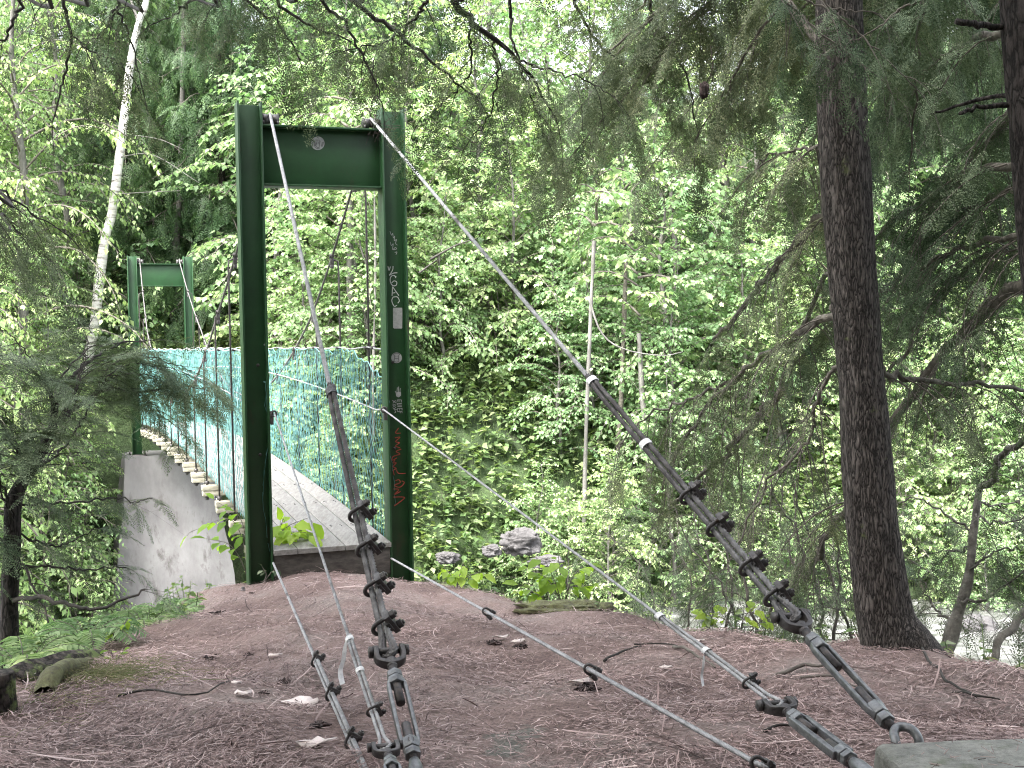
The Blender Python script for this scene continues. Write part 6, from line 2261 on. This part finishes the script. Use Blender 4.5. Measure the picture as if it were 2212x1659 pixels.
sapling('sparse lime sapling below the right cable clips on the rim', [tr((1600, 1390, 5.6), (1570, 1340, 5.65), (1530, 1330, 5.7)), tr((1600, 1390, 5.6), (1640, 1345, 5.6), (1690, 1320, 5.6)), tr((1600, 1390, 5.6), (1605, 1340, 5.6), (1640, 1300, 5.6))], 0.075, 5, 5, 0.6)
sapling('tiny dark leafed seedling at the left foot of the near tower', [tr((570, 1258, 7.5), (575, 1240, 7.5), (566, 1224, 7.5)), tr((570, 1258, 7.5), (585, 1238, 7.5), (596, 1228, 7.5))], 0.045, 6, 3, 0.7, M['needle'])
sapling('two leafed bright seedling sprouting beside the mossy log', [tr((245, 1440, 4.9), (245, 1425, 4.9), (240, 1405, 4.9)), tr((245, 1440, 4.9), (250, 1425, 4.9), (262, 1412, 4.9))], 0.05, 7, 3, 0.7)
sapling('single bright seedling on the needles right of the mossy root', [tr((335, 1468, 4.75), (335, 1455, 4.75), (325, 1445, 4.75)), tr((335, 1468, 4.75), (340, 1455, 4.75), (352, 1446, 4.75))], 0.035, 8, 2, 0.7)
sapling('thin green seedling with a leaf above the left rim', [tr((250, 1385, 5.3), (245, 1370, 5.3), (235, 1362, 5.3)), tr((250, 1385, 5.3), (262, 1360, 5.3), (275, 1335, 5.3))], 0.045, 9, 3, 0.7)


def fern(label, base, fronds, L, seed):
    r = np.random.RandomState(seed)
    t = thing('fern', label, 'fern', base, 0, 'ferns along the left rim')
    g, gf = G(), G()
    O, D, U, S = [], [], [], []
    for k in range(fronds):
        a = k * 2 * PI / fronds + r.uniform(-0.3, 0.3)
        d = np.array([math.cos(a), math.sin(a), 0])
        P = catmull(np.array([base, base + d * L * 0.3 + Z * L * 0.42, base + d * L * 0.7 + Z * L * 0.5, base + d * L + Z * L * 0.32]), 22)
        g.tube(P, np.linspace(0.0022, 0.0008, 22), 4)
        T, _, _ = frames(P)
        for i in range(4, 22):
            f = i / 21
            l = L * 0.30 * math.sin(PI * min(1, 0.15 + 0.85 * (1 - f))) * 1.0
            h = nrm(np.cross(T[i], Z))
            for sg in (-1, 1):
                O.append(P[i])
                D.append(nrm(h * sg + T[i] * 0.35 + [0, 0, -0.12] + r.normal(0, 0.05, 3)))
                U.append(nrm(np.cross(h, T[i]) + r.normal(0, 0.1, 3)))
                S.append(l)
    M3 = frames_from(np.array(D), np.array(U), np.array(S))
    gf.inst(LEAF2_V * [1, 0.42, 1], LEAF2_T, M3, np.array(O))
    part('stem', g, M['twig'], t)
    part('leaves', gf, M['green'], t)


for i, (px, py, Y, L, lab) in enumerate(((190, 1395, 5.35, 0.26, 'bright fern arching over the left rim above the mossy log'), (55, 1440, 5.0, 0.3, 'pale fern at the left edge behind the mossy log'),
                                       (100, 1400, 5.6, 0.32, 'fern growing below the left rim under the gnarled hemlock'), (10, 1400, 5.6, 0.32, 'fern at the extreme left under the gnarled hemlock'),
                                       (310, 1350, 6.3, 0.25, 'small fern on the left rim near the timber block'), (370, 1330, 7.2, 0.3, 'fern below the rim left of the timber block'))):
    q = at(px, py, Y)
    q[2] = gz(q[0], q[1])
    if q[2] < at(px, py, Y)[2] - 0.25:
        q[2] = at(px, py, Y)[2] - 0.2
    fern(lab, q, 9, L, 50 + i)

# logs and the mossy root on the left
M['log'] = barkmat('rotting_log', (0.012, 0.01, 0.009), (0.045, 0.038, 0.034), (0.1, 0.085, 0.075), 22, 0.6, 0.012, ((0.1, 0.13, 0.045), 9, 0.5))
P = tr((20, 1482, 4.35), (75, 1462, 4.5), (130, 1444, 4.65), (180, 1432, 4.8), (212, 1420, 4.9))
g = trunk_mesh(P, np.array([0.058, 0.062, 0.06, 0.05, 0.03]), 40, 26, 0.14, seed=2)
g.add(np.vstack([P[0] + np.zeros(3)]), None)
solo('mossy_log', g, M['log'], 'rotting dark log with a mossy back lying at the left rim', 'log', smooth=True)
q = onground(-8, 1540)
g = trunk_mesh(np.array([q + Z * 0.125, q + Z * 0.12, q + Z * 0.06, q - Z * 0.05]), np.array([0.05, 0.056, 0.058, 0.062]), 20, 26, 0.08, seed=9)
cv = np.vstack(g.v)[:26]
g.add(np.vstack([cv, [cv.mean(0)]]), np.array([[26, (i + 1) % 26, i] for i in range(26)]))
solo('cut_stump', g, M['log'], 'small sawn stump cut off by the left edge', 'stump', smooth=False)
M['moss'] = surf('mossy_root_bark', [(0.04, 0.035, 0.025), (0.085, 0.085, 0.035), (0.13, 0.14, 0.06)], 30, 0.95, bmp=1.0, bdist=0.008, bscale=80)
P = tr((190, 1440, 4.75), (165, 1478, 4.55), (140, 1520, 4.3), (118, 1560, 4.12), (100, 1592, 4.0))
P[:, 2] = height(P[:, 0], P[:, 1]) + np.array([0.0, 0.02, 0.035, 0.035, 0.0])
g = trunk_mesh(P, np.array([0.02, 0.035, 0.042, 0.036, 0.03]), 36, 20, 0.15, seed=11)
solo('mossy_root', g, M['moss'], 'mossy hump of root curving down the left clearing below the log', 'root', smooth=True)
P = onground(165, 1590)
rk = np.random.RandomState(4)
n = 900
c = onground(215, 1468)
ang = rk.uniform(0, 6.28, n)
rad = np.abs(rk.normal(0, 1, n))
bx = c[0] + np.cos(ang) * rad * 0.14
by = c[1] + np.sin(ang) * rad * 0.3
bz = height(bx, by)
A = np.stack([bx, by, bz], 1)
d = np.stack([rk.normal(0.3, 0.8, n), rk.normal(0.2, 0.6, n), rk.uniform(0.3, 0.9, n)], 1)
L = rk.uniform(0.03, 0.10, n)
Mid = A + d * L[:, None] * 0.5
End = Mid + (d * [1.3, 1.3, -0.2]) * L[:, None] * 0.5
g = G().segs(A, Mid, 0.0011, 3).segs(Mid, End, 0.0009, 3)
M['drygrass'] = littermat('dry_grass', [(0.09, 0.12, 0.04), (0.16, 0.17, 0.07), (0.24, 0.2, 0.13)])
solo('grass', g, M['drygrass'], 'thin green and straw coloured grass around the mossy log', 'grass', kind='stuff')
# mossy hump on the rim
c = onground(1190, 1325)
g = rock(G(), c + np.array([0.05, 0.15, -0.03]), np.array([0.23, 0.12, 0.05]), 1.5, 0.25, 24, 0.8)
solo('mossy_hump', g, M['moss'], 'low mossy hump of rotten wood on the rim under the broad lime sapling', 'rotten log', smooth=True)

# pale ledge rocks of the far bank
RK = [((1125, 1172), 19.0, (0.27, 0.2, 0.17), 'big pale slab of rock on the far bank under the right hand cable'), ((1062, 1190), 18.6, (0.12, 0.1, 0.08), 'small pale rock left of the big slab on the far bank'),
      ((1180, 1215), 18.0, (0.2, 0.15, 0.08), 'flat pale rock below the big slab on the far bank'), ((965, 1205), 18.5, (0.15, 0.12, 0.08), 'half buried pale rock on the bank right of the near tower'),
      ((362, 1322), 15.5, (0.2, 0.16, 0.1), 'light grey boulder below the abutment, left of the timber block')]
for i, ((px, py), Y, rad, lab) in enumerate(RK):
    q = at(px, py, Y)
    g = rock(G(), q, np.array(rad), 2.0, 0.26, 34, 0.8)
    g.v = [np.vstack(g.v)]
    solo('ledge_rock', g, M['rock'], lab, 'rock', 'pale rocks of the ravine')
for i in range(16):
    x = rf.uniform(-7, 9)
    y = rf.uniform(12, 17.5) + 0.2 * x
    s = rf.uniform(0.2, 0.55)
    q = np.array([x, y, -2.95])
    solo('stream_rock', rock(G(), q, np.array([s, s * 0.8, s * 0.5]), 1.2, 0.28, 18, 0.65), M['rock'], 'pale rounded rock standing in the shallow stream', 'rock', 'rocks in the stream')

# ---------------------------------------------------------------- light
SUN_EL, SUN_AZ = R_(54), R_(218)                    # azimuth measured from +Y clockwise
world = bpy.data.worlds.new('World')
scene.world = world
world.use_nodes = True
nt = world.node_tree
nt.nodes.clear()
sky = nt.nodes.new('ShaderNodeTexSky')
sky.sky_type = 'NISHITA'
sky.sun_disc = False
sky.sun_elevation = SUN_EL
sky.sun_rotation = SUN_AZ
sky.air_density = 1.0
sky.dust_density = 6.0
sky.ozone_density = 1.0
hs = nt.nodes.new('ShaderNodeHueSaturation')
hs.inputs['Saturation'].default_value = 0.3
bg = nt.nodes.new('ShaderNodeBackground')
bg.inputs['Strength'].default_value = 0.15
wo = nt.nodes.new('ShaderNodeOutputWorld')
nt.links.new(sky.outputs['Color'], hs.inputs['Color'])
nt.links.new(hs.outputs['Color'], bg.inputs['Color'])
nt.links.new(bg.outputs['Background'], wo.inputs['Surface'])
sd = bpy.data.lights.new('sun', 'SUN')
sd.energy = 1.5
sd.angle = R_(30)
sd.color = (1.0, 0.97, 0.92)
so = bpy.data.objects.new('sun', sd)
COL.objects.link(so)
dirv = Vector((math.sin(SUN_AZ) * math.cos(SUN_EL), math.cos(SUN_AZ) * math.cos(SUN_EL), math.sin(SUN_EL)))
so.rotation_euler = dirv.to_track_quat('Z', 'Y').to_euler()
so.location = (0, 0, 30)

scene.view_settings.view_transform = 'Standard'
scene.view_settings.look = 'None'
scene.view_settings.gamma = 1.0
scene.view_settings.exposure = 3.15
scene.render.engine = 'CYCLES'
cy = scene.cycles
cy.max_bounces = 7
cy.diffuse_bounces = 5
cy.glossy_bounces = 3
cy.transmission_bounces = 5
cy.transparent_max_bounces = 4
cy.pixel_filter_type = 'BLACKMAN_HARRIS'
cy.filter_width = 1.1
cy.use_denoising = True
cy.denoiser = 'OPENIMAGEDENOISE'
cy.denoising_input_passes = 'RGB_ALBEDO_NORMAL'
cy.denoising_prefilter = 'NONE'
cy.sample_clamp_indirect = 6.0
